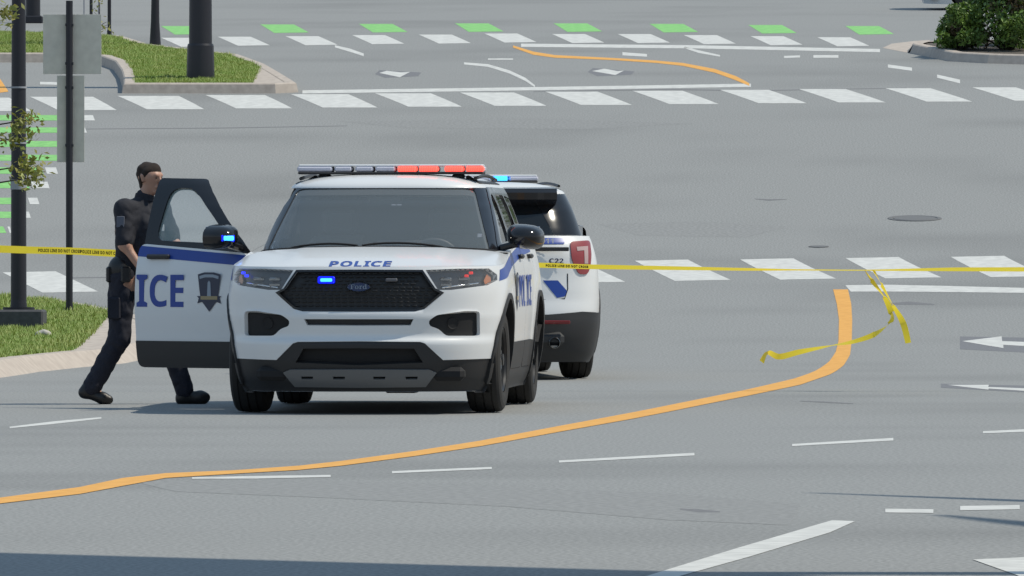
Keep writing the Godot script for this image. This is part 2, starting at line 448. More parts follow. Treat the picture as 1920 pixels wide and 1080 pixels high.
# ------------------------------------------------------------------ car bodies
class Shell:
	# a closed band around a car: plan outline with rounded nose and tail, varying with height
	const K := 1.2
	const Q := K * PI / 2.0
	const L := 3.2
	var y0 := 0.0
	var y1 := 1.0
	var w := PackedFloat32Array()
	var f := PackedFloat32Array()
	var r := PackedFloat32Array()
	var zf := PackedFloat32Array()
	var zb := PackedFloat32Array()
	var nf := 2.8
	var nb := 3.6
	var flare := []
	var squash := 1.0
	const N := 240
	func _init(rows: Array):
		# rows: [y, half width, nose z, tail z, front spring z, rear spring z]
		y0 = rows[0][0]
		y1 = rows[-1][0]
		for a in [w, f, r, zf, zb]:
			a.resize(N + 1)
		for k in N + 1:
			var y := lerpf(y0, y1, float(k) / N)
			var i := 0
			while i < rows.size() - 2 and y > rows[i + 1][0]:
				i += 1
			var t: float = (y - rows[i][0]) / (rows[i + 1][0] - rows[i][0])
			var im := maxi(i - 1, 0)
			var ip := mini(i + 2, rows.size() - 1)
			var col := []
			for c in range(1, 6):
				col.append(cubic_interpolate(rows[i][c], rows[i + 1][c], rows[im][c], rows[ip][c], t))
			w[k] = col[0]; f[k] = col[1]; r[k] = col[2]; zf[k] = col[3]; zb[k] = col[4]
	func get_at(a: PackedFloat32Array, y: float) -> float:
		var t := clampf((y - y0) / (y1 - y0), 0.0, 1.0) * N
		var i := mini(int(t), N - 1)
		return lerpf(a[i], a[i + 1], t - i)
	func at(p: Vector2) -> Vector3:
		var y := p.y
		var a := absf(p.x)
		var sg := 1.0 if p.x >= 0.0 else -1.0
		var ww := get_at(w, y)
		var zz := get_at(zf, y)
		var zr := get_at(zb, y)
		var x := ww
		var z := 0.0
		if a < Q:
			var th := a / K
			var rr := pow(pow(sin(th), nf) + pow(cos(th), nf), -1.0 / nf)
			x = ww * rr * sin(th)
			z = zz + (get_at(f, y) - zz) * rr * cos(th)
		elif a < Q + L:
			z = lerpf(zz, zr, (a - Q) / L)
		else:
			var th := minf((a - Q - L) / K, PI / 2.0)
			var rr := pow(pow(sin(th), nb) + pow(maxf(cos(th), 0.0), nb), -1.0 / nb)
			x = ww * rr * cos(th)
			z = zr - (zr - get_at(r, y)) * rr * sin(th)
		for fl in flare:
			var dd := Vector2(z - fl[0], (y - fl[1]) * 0.9).length()
			x += fl[3] * exp(-pow((dd - fl[2]) / 0.10, 2.0)) * clampf((a - 0.9) / 0.5, 0.0, 1.0)
		return Vector3(x * sg, 1.06 + (y - 1.06) * squash, z)
	func end() -> float:
		return Q * 2.0 + L
	func u_front(x: float, y: float) -> float:
		var s := clampf(absf(x) / get_at(w, y), 0.0, 0.9999)
		return K * atan2(s, pow(1.0 - pow(s, nf), 1.0 / nf)) * signf(x)
	func u_rear(x: float, y: float) -> float:
		var s := clampf(absf(x) / get_at(w, y), 0.0, 0.9999)
		return (end() - K * atan2(s, pow(1.0 - pow(s, nb), 1.0 / nb))) * (1.0 if x >= 0.0 else -1.0)
	func u_side(z: float, y: float, sg: float) -> float:
		var zz := get_at(zf, y)
		var zr := get_at(zb, y)
		if z > zz:
			var s := clampf((z - zz) / (get_at(f, y) - zz), 0.0, 0.9999)
			return sg * K * atan2(pow(1.0 - pow(s, nf), 1.0 / nf), s)
		if z < zr:
			var s := clampf((zr - z) / (zr - get_at(r, y)), 0.0, 0.9999)
			return sg * (Q + L + K * atan2(s, pow(1.0 - pow(s, nb), 1.0 / nb)))
		return sg * (Q + L * (zz - z) / (zz - zr))
	# polygons drawn in front, rear or side view, laid onto the shell
	func front(pts: PackedVector2Array) -> PackedVector2Array:
		var o := PackedVector2Array()
		for p in pts:
			o.append(Vector2(u_front(p.x, p.y), p.y))
		return o
	func side(pts: PackedVector2Array, sg: float) -> PackedVector2Array:
		var o := PackedVector2Array()
		for p in pts:
			o.append(Vector2(u_side(p.x, p.y, sg), p.y))
		return o
	func rear(pts: PackedVector2Array) -> PackedVector2Array:
		# kept to one half (x all positive or all negative)
		var o := PackedVector2Array()
		for p in pts:
			o.append(Vector2(u_rear(p.x, p.y), p.y))
		return o

func mirror_x(pts: Array) -> Array:
	var r := []
	for i in range(pts.size() - 1, -1, -1):
		r.append(Vector2(-pts[i].x, pts[i].y))
	return r

func both(half: Array) -> Array:
	# right half outline from the centre top round to the centre bottom, closed by its mirror image
	return half + mirror_x(half)

func V(a: Array) -> Array:
	return pairs(a)

func belt(z: float) -> float:
	# height of the shoulder line along the car
	var kx := [2.5, 1.75, 1.25, 0.78, -0.33, -1.4, -2.8]
	var ky := [1.055, 1.066, 1.10, 1.158, 1.228, 1.258, 1.268]
	for i in kx.size() - 1:
		if z >= kx[i + 1]:
			return lerpf(ky[i + 1], ky[i], clampf((z - kx[i + 1]) / (kx[i] - kx[i + 1]), 0.0, 1.0))
	return 1.27

func ring(cz: float, cy: float, rad: float, floor_y: float, seg := 28) -> Array:
	# wheel arch outline down to the sill
	var r := []
	for i in seg + 1:
		var an := lerpf(-0.42, PI + 0.42, float(i) / seg)
		var p := Vector2(cz + rad * cos(an), cy + rad * sin(an))
		if p.y > floor_y:
			r.append(p)
	r.append(Vector2(cz - rad * 0.93, floor_y))
	r.append(Vector2(cz + rad * 0.93, floor_y))
	return r

var MAT := {}
func letters(called: String, text: String, cap: float, xf: Transform3D, m: Material, parent: Node, stretch := 1.0, bold := 700, italic := false, face := "Droid Sans") -> MeshInstance3D:
	var tm := TextMesh.new()
	var sf := SystemFont.new()
	sf.font_names = PackedStringArray([face])
	sf.font_weight = bold
	sf.font_italic = italic
	tm.font = sf
	tm.text = text
	tm.font_size = 48
	tm.pixel_size = cap / 34.0
	tm.depth = 0.004
	tm.curve_step = 2.0
	tm.material = m
	var o := MeshInstance3D.new()
	o.mesh = tm
	o.transform = Transform3D(Basis(xf.basis.x * stretch, xf.basis.y, xf.basis.z), xf.origin)
	return hang(called, o, parent)

const AXLE := 1.512
const WHEEL_Y := 0.381

func make_wheel(root: Node3D, ce: Vector3, sg: float, steer := 0.0) -> void:
	var wn := Node3D.new()
	hang("wheel", wn, root)
	wn.position = ce
	wn.rotation.y = steer
	var ax := Vector3(sg, 0, 0)
	var tb := MB.new()
	var rr := WHEEL_Y
	var prof := [[-0.118, 0.235], [-0.128, 0.27], [-0.128, 0.325], [-0.118, 0.356], [-0.102, 0.373]]
	# tread with three grooves
	for gx in [-0.062, 0.0, 0.062]:
		prof += [[gx - 0.006, rr - absf(gx) * 0.03], [gx - 0.004, rr - 0.011], [gx + 0.004, rr - 0.011], [gx + 0.006, rr - absf(gx) * 0.03]]
	prof += [[0.102, 0.373], [0.118, 0.356], [0.128, 0.325], [0.128, 0.27], [0.118, 0.235]]
	tb.lathe(Vector3.ZERO, ax, prof, 48)
	put("tyre", tb, MAT.rubber, wn)
	var rb := MB.new()
	rb.lathe(Vector3.ZERO, ax, [[-0.10, 0.236], [0.112, 0.236], [0.116, 0.228], [0.10, 0.215], [0.07, 0.21], [0.055, 0.19], [0.078, 0.12], [0.085, 0.08], [0.10, 0.072], [0.104, 0.0]], 40)
	rb.lathe(Vector3.ZERO, ax, [[0.104, 0.045], [0.118, 0.042], [0.121, 0.0]], 20)
	for i in 8:
		var an := TAU * i / 8.0
		var dv := Vector3(0, cos(an), sin(an))
		rb.box(dv * 0.15 + ax * 0.074, Vector3(0.03, 0.045, 0.11), Basis(Vector3(1, 0, 0), dv.cross(Vector3(1, 0, 0)), dv), 0.006)
	put("rim", rb, MAT.steel_black, wn)

func crest(parent: Node3D, xf: Transform3D) -> void:
	# shield with a light tower and a ribbon, drawn flat in plates
	var n := MeshInstance3D.new()
	hang("crest", n, parent)
	n.transform = xf
	var lay := [
		[MAT.crest_dark, [-0.115, 0.13, -0.05, 0.145, 0.05, 0.145, 0.115, 0.13, 0.10, 0.02, 0.085, -0.06, 0.0, -0.145, -0.085, -0.06, -0.10, 0.02], 0.001],
		[MAT.crest_line, [-0.098, 0.118, -0.04, 0.13, 0.04, 0.13, 0.098, 0.118, 0.094, 0.096, 0.04, 0.108, -0.04, 0.108, -0.094, 0.096], 0.003],
		[MAT.crest_dark, [-0.125, -0.03, -0.105, -0.045, -0.12, -0.085, -0.085, -0.075, 0.085, -0.075, 0.12, -0.085, 0.105, -0.045, 0.125, -0.03], 0.002],
		[MAT.crest_line, [-0.014, 0.07, 0.0, 0.085, 0.014, 0.07, 0.02, -0.035, -0.02, -0.035], 0.003],
		[MAT.crest_gold, [-0.085, -0.03, 0.085, -0.03, 0.085, -0.056, -0.085, -0.056], 0.004]]
	var am := ArrayMesh.new()
	for l in lay:
		var p := PackedVector2Array(V(l[1]))
		var mb := MB.new()
		var tr := Geometry2D.triangulate_polygon(p)
		var ids := []
		for q in p:
			ids.append(mb.vert(Vector3(q.x, q.y, l[2]), Vector3(0, 0, 1)))
		for k in range(0, tr.size(), 3):
			mb.tri(ids[tr[k]], ids[tr[k + 1]], ids[tr[k + 2]])
		var one := mb.mesh(l[0])
		am.add_surface_from_arrays(Mesh.PRIMITIVE_TRIANGLES, one.surface_get_arrays(0))
		am.surface_set_material(am.get_surface_count() - 1, l[0])
	n.mesh = am

func make_suv(label: String, cfg: Dictionary) -> Node3D:
	var root := thing("police_suv", label, "police car", Vector3.ZERO, "police cars on the crossing")
	var S := Shell.new([
		[0.16, 0.90, 2.30, -2.50, 1.5, -1.75],
		[0.25, 0.945, 2.36, -2.56, 1.5, -1.75],
		[0.36, 0.968, 2.404, -2.60, 1.5, -1.75],
		[0.44, 0.980, 2.420, -2.613, 1.5, -1.75],
		[0.52, 0.988, 2.428, -2.612, 1.5, -1.75],
		[0.555, 0.990, 2.405, -2.607, 1.5, -1.75],
		[0.62, 0.995, 2.408, -2.595, 1.5, -1.75],
		[0.70, 1.000, 2.422, -2.572, 1.5, -1.75],
		[0.728, 1.001, 2.420, -2.565, 1.5, -1.75],
		[0.755, 1.002, 2.403, -2.56, 1.5, -1.75],
		[0.90, 1.000, 2.400, -2.54, 1.5, -1.75],
		[1.02, 0.988, 2.375, -2.535, 1.5, -1.75],
		[1.10, 0.972, 2.335, -2.53, 1.5, -1.75],
		[1.20, 0.945, 2.28, -2.50, 1.5, -1.75],
		[1.28, 0.918, 2.22, -2.45, 1.5, -1.75]])
	S.flare = [[AXLE, WHEEL_Y, 0.47, 0.016], [-AXLE, WHEEL_Y, 0.47, 0.018]]
	var G := Shell.new([
		[1.06, 0.925, 1.22, -2.46, 0.42, -1.7],
		[1.16, 0.903, 1.12, -2.44, 0.38, -1.7],
		[1.25, 0.878, 0.985, -2.40, 0.30, -1.7],
		[1.38, 0.840, 0.775, -2.33, 0.18, -1.68],
		[1.52, 0.793, 0.545, -2.24, 0.02, -1.65],
		[1.62, 0.752, 0.375, -2.16, -0.10, -1.6],
		[1.68, 0.722, 0.275, -2.10, -0.18, -1.55],
		[1.75, 0.682, 0.155, -2.02, -0.28, -1.5]])
	G.squash = 0.968
	G.nf = 3.0
	G.nb = 3.2
	var sf := S.at
	var gf := G.at
	var E := S.end()
	var st := Vector2(0.06, 0.045)
	var paint: Material = MAT.white_paint

	# --- outlines in front view
	var grille := S.front(fine(both(V([0.0, 1.038, 0.455, 1.036, 0.545, 0.905, 0.607, 0.874, 0.47, 0.757, 0.405, 0.74, 0.0, 0.738])), 0.06))
	var slot := S.front(fine(both(V([0.0, 0.684, 0.395, 0.684, 0.372, 0.639, 0.0, 0.637])), 0.08))
	var lower := S.front(fine(both(V([0.0, 0.527, 0.44, 0.522, 0.475, 0.51, 0.60, 0.39, 0.97, 0.398, 0.972, 0.162, 0.0, 0.162])), 0.06))
	var pocket_pts := rounded(V([0.85, 0.738, 0.75, 0.742, 0.56, 0.714, 0.50, 0.672, 0.507, 0.634, 0.57, 0.613, 0.62, 0.564, 0.85, 0.562]), 0.02, 2)
	var lamp_pts := V([0.475, 1.036, 0.70, 1.045, 0.905, 1.045, 0.955, 1.0, 0.958, 0.962, 0.90, 0.925, 0.66, 0.893, 0.565, 0.893])
	var pocket_r := S.front(fine(pocket_pts, 0.05))
	var pocket_l := S.front(fine(mirror_x(pocket_pts), 0.05))
	var lamp_r := S.front(fine(lamp_pts, 0.04))
	var lamp_l := S.front(fine(mirror_x(lamp_pts), 0.04))
	# --- side view
	var arch := {}
	var clad := {}
	var door_f := {}
	var door_r := {}
	var tail := {}
	var rows_f := [Vector2(0.80, 1.16)]
	var door_f_pts := rounded(V([0.80, 0.30, 0.88, 0.80, 0.79, belt(0.79) - 0.002, 0.5, belt(0.5) - 0.002, 0.1, belt(0.1) - 0.002, -0.328, belt(-0.328) - 0.002, -0.328, 0.30]), 0.07, 4)
	var door_r_pts := rounded(V([-0.338, 0.30, -0.338, belt(-0.338) - 0.002, -0.9, belt(-0.9) - 0.002, -1.36, belt(-1.36) - 0.002, -1.34, 0.98, -1.13, 0.80, -1.02, 0.62, -1.00, 0.30]), 0.04, 3)
	for sg in [-1.0, 1.0]:
		arch[sg] = [S.side(fine(ring(AXLE, WHEEL_Y, 0.445, 0.15), 0.06), sg), S.side(fine(ring(-AXLE, WHEEL_Y, 0.445, 0.15), 0.06), sg)]
		door_f[sg] = S.side(fine(door_f_pts, 0.08), sg)
		door_r[sg] = S.side(fine(door_r_pts, 0.08), sg)
		clad[sg] = S.side(fine(V([2.02, 0.15, 1.92, 0.40, 0.9, 0.50, -0.9, 0.50, -2.0, 0.45, -2.2, 0.15]), 0.08), sg)
	# --- rear view, one half each
	var tail_pts := V([0.69, 1.21, 0.885, 1.222, 0.89, 1.10, 0.875, 0.99, 0.845, 0.925, 0.765, 0.93, 0.70, 1.06]) if cfg.get("older", false) else V([0.66, 1.10, 0.93, 1.10, 0.93, 0.94, 0.66, 0.97])
	for sg in [-1.0, 1.0]:
		var tp := tail_pts if sg > 0 else mirror_x(tail_pts)
		tail[sg] = S.rear(fine(rounded(tp, 0.03, 3), 0.04))

	# --- painted body: the whole band, minus everything that is its own piece
	var outline := PackedVector2Array()
	var m := 120
	for i in m + 1:
		outline.append(Vector2(lerpf(-E, E, float(i) / m), 0.22))
	for i in m + 1:
		var u := lerpf(E, -E, float(i) / m)
		var z: float = S.at(Vector2(u, 1.1)).z
		outline.append(Vector2(u, belt(z)))
	var holes := [grille, slot, lower, pocket_r, pocket_l, lamp_r, lamp_l, tail[-1.0], tail[1.0]]
	for sg in [-1.0, 1.0]:
		holes += [door_f[sg], door_r[sg], clad[sg]] + arch[sg]
	var rear_black := []
	for sg in [-1.0, 1.0]:
		var rb := V([0.0, 0.575, 0.60, 0.575, 0.80, 0.60, 1.0, 0.60, 1.0, 0.16, 0.0, 0.16])
		# from the tail centre round to the rear arch
		var pl := PackedVector2Array()
		for p in fine(V([E + 0.01, 0.16, E + 0.01, 0.575, E - 0.55, 0.575, E - 0.9, 0.60, E - 1.4, 0.585, E - 1.75, 0.60, E - 1.95, 0.47, E - 1.9, 0.16]), 0.08):
			pl.append(Vector2(p.x * sg, p.y))
		rear_black.append(pl)
		holes.append(pl)
	var mb := MB.new()
	skin(mb, outline, holes, st, sf)
	for h in [grille, slot, pocket_r, pocket_l, lamp_r, lamp_l, lower]:
		rim(mb, h, sf, 0.0, -0.035, -1.0)
	put("body", mb, paint, root)

	# --- black plastic: lower front, sills, arches, rear bumper
	mb = MB.new()
	var skid := S.front(fine(both(V([0.0, 0.325, 0.50, 0.322, 0.55, 0.30, 0.47, 0.20, 0.0, 0.195])), 0.08))
	var intake := S.front(fine(both(V([0.0, 0.475, 0.40, 0.472, 0.46, 0.37, 0.0, 0.352])), 0.08))
	skin(mb, lower, [skid, intake, arch[1.0][0], arch[-1.0][0]], st, sf, -0.006)
	rim(mb, intake, sf, -0.006, -0.06, -1.0)
	var front_bumper := put("front_bumper", mb, MAT.black_plastic, root)
	mb = MB.new()
	skin(mb, intake, [], Vector2(0.12, 0.1), sf, -0.06)
	put("intake", mb, MAT.black_matte, front_bumper)
	mb = MB.new()
	var slits := []
	for sx in [-0.375, -0.145, 0.145, 0.375]:
		slits.append(S.front(fine(V([sx - 0.045, 0.275, sx + 0.045, 0.275, sx + 0.04, 0.255, sx - 0.04, 0.255]), 0.05)))
	skin(mb, skid, slits, Vector2(0.06, 0.03), sf, 0.008)
	rim(mb, skid, sf, 0.008, -0.02)
	for q in slits:
		rim(mb, q, sf, 0.008, -0.02, -1.0)
	put("skid_plate", mb, MAT.skid_grey, front_bumper)
	for sg in [-1.0, 1.0]:
		mb = MB.new()
		skin(mb, clad[sg], [door_f[sg], door_r[sg], lower, rear_black[0], rear_black[1]] + arch[sg], st, sf, 0.004)
		put("sill", mb, MAT.black_plastic, root)
		for k in 2:
			var az := AXLE if k == 0 else -AXLE
			mb = MB.new()
			var outer := S.side(fine(ring(az, WHEEL_Y, 0.485, 0.22), 0.05), sg)
			skin(mb, outer, [arch[sg][k]], st, sf, 0.014)
			rim(mb, outer, sf, 0.014, -0.02)
			rim(mb, arch[sg][k], sf, 0.014, -0.06, -1.0)
			put("arch_trim", mb, MAT.black_plastic, root)
			# dark wheel well
			mb = MB.new()
			var prof := []
			for i in 17:
				var an := lerpf(0.0, PI, i / 16.0)
				prof.append(Vector2(az + 0.47 * cos(an), WHEEL_Y - 0.02 + 0.45 * sin(an)))
			for i in 16:
				var a: Vector2 = prof[i]
				var b: Vector2 = prof[i + 1]
				mb.flat([Vector3(sg * 0.95, a.y, a.x), Vector3(sg * 0.95, b.y, b.x), Vector3(sg * 0.58, b.y, b.x), Vector3(sg * 0.58, a.y, a.x)], Vector3(0, WHEEL_Y - a.y, az - a.x))
			for i in range(1, 15):
				mb.flat([Vector3(sg * 0.58, prof[0].y, az), Vector3(sg * 0.58, prof[i].y, prof[i].x), Vector3(sg * 0.58, prof[i + 1].y, prof[i + 1].x)], Vector3(sg, 0, 0))
			put("wheel_well", mb, MAT.black_matte, root)
	mb = MB.new()
	for pl in rear_black:
		skin(mb, pl, [arch[1.0][1], arch[-1.0][1]], st, sf, 0.012)
		rim(mb, pl, sf, 0.012, -0.02)
	# lower valance bulge with the exhaust outlets
	mb.box(Vector3(0, 0.36, -2.58), Vector3(1.25, 0.13, 0.10), Basis(), 0.04)
	var rear_bumper := put("rear_bumper", mb, MAT.black_plastic, root)
	for sg in [-1.0, 1.0]:
		mb = MB.new()
		mb.box(Vector3(sg * 0.50, 0.51, -2.63), Vector3(0.34, 0.032, 0.02), Basis(), 0.006)
		put("reflector", mb, MAT.red_plastic, rear_bumper)
		mb = MB.new()
		mb.lathe(Vector3(sg * 0.53, 0.33, -2.50), Vector3(0, 0, -1), [[0.0, 0.05], [0.16, 0.05], [0.165, 0.046], [0.16, 0.042], [0.0, 0.042]], 24)
		mb.lathe(Vector3(sg * 0.53, 0.33, -2.60), Vector3(0, 0, -1), [[0.0, 0.0], [0.0, 0.042]], 24)
		put("exhaust_pipe", mb, MAT.dark_chrome, rear_bumper)
	# underbody
	mb = MB.new()
	mb.box(Vector3(0, 0.29, -0.05), Vector3(1.5, 0.10, 4.7), Basis(), 0.03)
	mb.box(Vector3(0, 0.27, 0.0), Vector3(1.80, 0.06, 1.9), Basis(), 0.02)
	mb.box(Vector3(0.0, 0.21, 1.62), Vector3(0.85, 0.10, 0.9), Basis(), 0.03)
	mb.box(Vector3(0.28, 0.175, 2.0), Vector3(0.22, 0.05, 0.3), Basis(), 0.01)
	for az in [AXLE, -AXLE]:
		mb.tube([Vector3(-0.80, 0.34, az), Vector3(0.80, 0.34, az)], [0.045, 0.045], 10)
	put("underbody", mb, MAT.black_matte, root)

	# --- grille
	mb = MB.new()
	skin(mb, grille, [], Vector2(0.1, 0.08), sf, -0.035)
	# woven honeycomb relief standing in front of the backing
	for j in 11:
		var yy := 0.755 + j * 0.0265
		var hw := 0.44 if yy > 0.93 else (0.58 - absf(yy - 0.875) * 1.05)
		for i in int(hw * 2.0 / 0.05):
			var xx := -hw + 0.03 + i * 0.05 + (0.025 if j % 2 == 0 else 0.0)
			var pn := offset_point(sf, Vector2(S.u_front(xx, yy), yy), -0.026)
			mb.box(pn[0], Vector3(0.036, 0.010, 0.012), Basis(), 0.003)
	var gr := put("grille", mb, MAT.grille_black, root)
	mb = MB.new()
	rim(mb, grille, sf, 0.003, -0.03)
	var inner: Array = Geometry2D.offset_polygon(grille, -0.016)
	if inner.size() > 0:
		skin(mb, grille, [inner[0]], st, sf, 0.002)
	put("grille_surround", mb, MAT.gloss_black, gr)
	mb = MB.new()
	for k in 1:
		var pn := offset_point(sf, Vector2(0.0, 0.915), -0.01)
		var ce: Vector3 = pn[0]
		var bs := Basis(Vector3(1, 0, 0), Vector3(0, 0.995, -0.1), Vector3(0, 0.1, 0.995))
		var em := MB.new()
		# ring and plate of the oval emblem
		for i in 40:
			var a0 := TAU * i / 40.0
			var a1 := TAU * (i + 1) / 40.0
			var q0 := Vector3(0.088 * cos(a0), 0.036 * sin(a0), 0)
			var q1 := Vector3(0.088 * cos(a1), 0.036 * sin(a1), 0)
			var i0 := Vector3(0.076 * cos(a0), 0.027 * sin(a0), 0)
			var i1 := Vector3(0.076 * cos(a1), 0.027 * sin(a1), 0)
			var zz := Vector3(0, 0, 0.016)
			em.flat([ce + bs * (q0 + zz * 0.6), ce + bs * (q1 + zz * 0.6), ce + bs * ((q1 + i1) * 0.5 + zz * 1.2), ce + bs * ((q0 + i0) * 0.5 + zz * 1.2)], bs * (q0.normalized() * 0.4 + Vector3(0, 0, 1)))
			em.flat([ce + bs * ((q0 + i0) * 0.5 + zz * 1.2), ce + bs * ((q1 + i1) * 0.5 + zz * 1.2), ce + bs * (i1 + zz * 0.7), ce + bs * (i0 + zz * 0.7)], bs * (-q0.normalized() * 0.4 + Vector3(0, 0, 1)))
			em.flat([ce + bs * q0, ce + bs * q1, ce + bs * (q1 + zz * 0.6), ce + bs * (q0 + zz * 0.6)], bs * q0)
			mb.flat([ce + bs * (zz * 0.75), ce + bs * (i0 + zz * 0.7), ce + bs * (i1 + zz * 0.7)], bs.z)
		put("emblem", em, MAT.chrome, gr)
		put("emblem_plate", mb, MAT.emblem_blue, gr)
		letters("emblem_lettering", "Ford", 0.030, Transform3D(bs, ce + bs * Vector3(0, 0, 0.0135)), MAT.crest_line, gr, 1.25, 400, true, "Droid Serif")
	# small lamps in the grille
	for sg in [-1.0, 1.0]:
		mb = MB.new()
		var pn := offset_point(sf, Vector2(S.u_front(sg * 0.235, 0.965), 0.965), -0.004)
		mb.box(pn[0], Vector3(0.085, 0.024, 0.02), Basis(), 0.006)
		if sg < 0 and cfg.get("lit", false):
			var lb := MB.new()
			lb.box(pn[0] - Vector3(0, 0, 0.006), Vector3(0.125, 0.052, 0.02), Basis(), 0.010)  # wider glowing box paints the blue halo round the lamp core
			put("grille_lamp_halo", lb, MAT.led_blue_halo, gr)
		put("grille_lamp", mb, MAT.led_blue if sg < 0 and cfg.get("lit", false) else MAT.lamp_dull, gr)

	# --- slot, pockets
	mb = MB.new()
	skin(mb, slot, [], Vector2(0.1, 0.05), sf, -0.03)
	put("bumper_slot", mb, MAT.black_plastic, root)
	for q in [pocket_r, pocket_l]:
		mb = MB.new()
		skin(mb, q, [], Vector2(0.06, 0.05), sf, -0.03)
		var fp := put("fog_lamp_pocket", mb, MAT.black_matte, root)
		mb = MB.new()
		var sgx := 1.0 if q == pocket_r else -1.0
		var pn := offset_point(sf, Vector2(S.u_front(sgx * 0.68, 0.65), 0.65), -0.03)
		mb.lathe(pn[0], pn[1], [[0.0, 0.045], [0.008, 0.043], [0.004, 0.036], [0.002, 0.0]], 24)
		put("fog_lamp", mb, MAT.black_matte, fp)

	# --- headlights
	for sg in [-1.0, 1.0]:
		var q := lamp_r if sg > 0 else lamp_l
		mb = MB.new()
		skin(mb, q, [], Vector2(0.06, 0.045), sf, -0.045)
		rim(mb, q, sf, -0.004, -0.045, -1.0)
		var hl := put("headlight", mb, MAT.lamp_housing, root)
		for lx in [0.63, 0.76]:
			var pn := offset_point(sf, Vector2(S.u_front(sg * lx, 0.955), 0.955), -0.035)
			for rr in 2:
				mb = MB.new()
				mb.box(pn[0] + Vector3(0, 0.02 - rr * 0.04, 0.0), Vector3(0.085, 0.028, 0.03), Basis(), 0.008)
				put("reflector", mb, MAT.dark_chrome, hl)
		mb = MB.new()
		# light guide along the lower edge
		var guide := []
		var grad := []
		for i in 9:
			var lx := 0.60 + i * 0.032
			guide.append(offset_point(sf, Vector2(S.u_front(sg * lx, 0.912 + i * 0.004), 0.912 + i * 0.004), -0.026)[0])
			grad.append(0.006)
		mb.tube(guide, grad, 8)
		put("light_guide", mb, MAT.chrome, hl)
		mb = MB.new()
		var amb := V([0.915, 1.01, 0.94, 0.99, 0.942, 0.955, 0.905, 0.935, 0.895, 0.96])
		if sg < 0:
			amb = mirror_x(amb)
		skin(mb, S.front(fine(amb, 0.03)), [], Vector2(0.05, 0.04), sf, -0.03)
		put("turn_signal", mb, MAT.amber, hl)
		mb = MB.new()
		skin(mb, q, [], Vector2(0.04, 0.03), sf, 0.001)
		put("lens", mb, MAT.lens, hl)
		if cfg.get("lit", false):
			var bx := 0.885 if sg < 0 else 0.80
			for k in 2:
				mb = MB.new()
				var pn := offset_point(sf, Vector2(S.u_front(sg * (bx - k * 0.03), 1.018 - k * 0.022), 1.018 - k * 0.022), -0.02)
				mb.box(pn[0], Vector3(0.030, 0.020, 0.02), Basis(), 0.004)
				put("corner_strobe", mb, MAT.led_blue_dim if sg < 0 else MAT.led_red_dim, hl)

	# --- bonnet: from the front edge up to the windscreen
	var zA := 0.70
	var hood_f := func(p: Vector2) -> Vector3:
		# p.x -1..1 across, p.y 0 front .. 1 windscreen
		var ub := S.u_side(zA, 1.18, 1.0)
		var q := p.x
		var u := q * ub
		var b: Vector3 = S.at(Vector2(u, belt(S.at(Vector2(u, 1.08)).z)))
		var ug := G.u_side(0.50, 1.18, 1.0)
		var gy := lerpf(1.198, 1.142, pow(absf(q), 2.2))
		var cpt: Vector3 = G.at(Vector2(q * ug, gy))
		var s := clampf(p.y, -0.1, 1.1)
		var o := b.lerp(cpt, s)
		var ease := 1.0 - pow(1.0 - clampf(s, 0.0, 1.0), 1.9)
		o.y = lerpf(b.y, cpt.y, ease)
		var ax := absf(o.x)
		o.y += 0.010 * smoothstep(0.60, 0.50, ax) * smoothstep(0.02, 0.25, s) * (1.0 - smoothstep(0.85, 1.0, s))
		return o
	mb = MB.new()
	skin(mb, PackedVector2Array(V([-1, 0, 1, 0, 1, 1.03, -1, 1.03])), [], Vector2(0.025, 0.05), hood_f)
	var hood := put("bonnet", mb, paint, root)
	mb = MB.new()
	# cowl and wipers under the windscreen
	for i in 24:
		var q0 := -0.86 + i * 0.0717
		var q1 := q0 + 0.0717
		var a0: Vector3 = hood_f.call(Vector2(q0, 0.985)) + Vector3(0, 0.012, 0)
		var a1: Vector3 = hood_f.call(Vector2(q1, 0.985)) + Vector3(0, 0.012, 0)
		var b0: Vector3 = hood_f.call(Vector2(q0, 1.05)) + Vector3(0, 0.014, 0)
		var b1: Vector3 = hood_f.call(Vector2(q1, 1.05)) + Vector3(0, 0.014, 0)
		mb.flat([a0, a1, b1, b0], Vector3(0, 1, 0))
		mb.flat([a0, a1, a1 - Vector3(0, 0.02, 0), a0 - Vector3(0, 0.02, 0)], Vector3(0, 0, 1))
	put("cowl", mb, MAT.black_plastic, root)
	for sg in [-1.0, 1.0]:
		mb = MB.new()
		var pts := []
		for i in 8:
			var xx := -0.10 + i * 0.085 if sg > 0 else -0.62 + i * 0.07
			var yy := 1.178 + 0.02 * sin(i / 7.0 * PI) - absf(xx) * 0.03
			pts.append(offset_point(gf, Vector2(G.u_front(xx, yy + 0.03), yy + 0.03), 0.012)[0])
		mb.tube(pts, [0.006, 0.008, 0.008, 0.008, 0.008, 0.008, 0.008, 0.006], 6)
		put("wiper", mb, MAT.black_matte, root)
	# lettering on the leading edge of the bonnet
	var hp: Vector3 = hood_f.call(Vector2(0, 0.072))
	var hq: Vector3 = hood_f.call(Vector2(0, 0.092))
	var hup := (hq - hp).normalized()
	if cfg.get("lit", false):
		letters("hood_lettering", "POLICE", 0.165, Transform3D(Basis(Vector3(1, 0, 0), hup, Vector3(1, 0, 0).cross(hup)), hp + Vector3(0, 0.002, 0)), MAT.police_blue, hood, 0.57)

	# --- cabin: pillars, glass, roof
	var ws := G.front(fine(rounded(both(V([0.0, 1.652, 0.60, 1.648, 0.662, 1.636, 0.815, 1.20, 0.815, 1.10, 0.0, 1.10])), 0.03, 3), 0.06))
	var shade := {}
	var dwin_f := {}
	var dfr_f := {}
	var dfr_r := {}
	var dwin_r := {}
	var quarter := {}
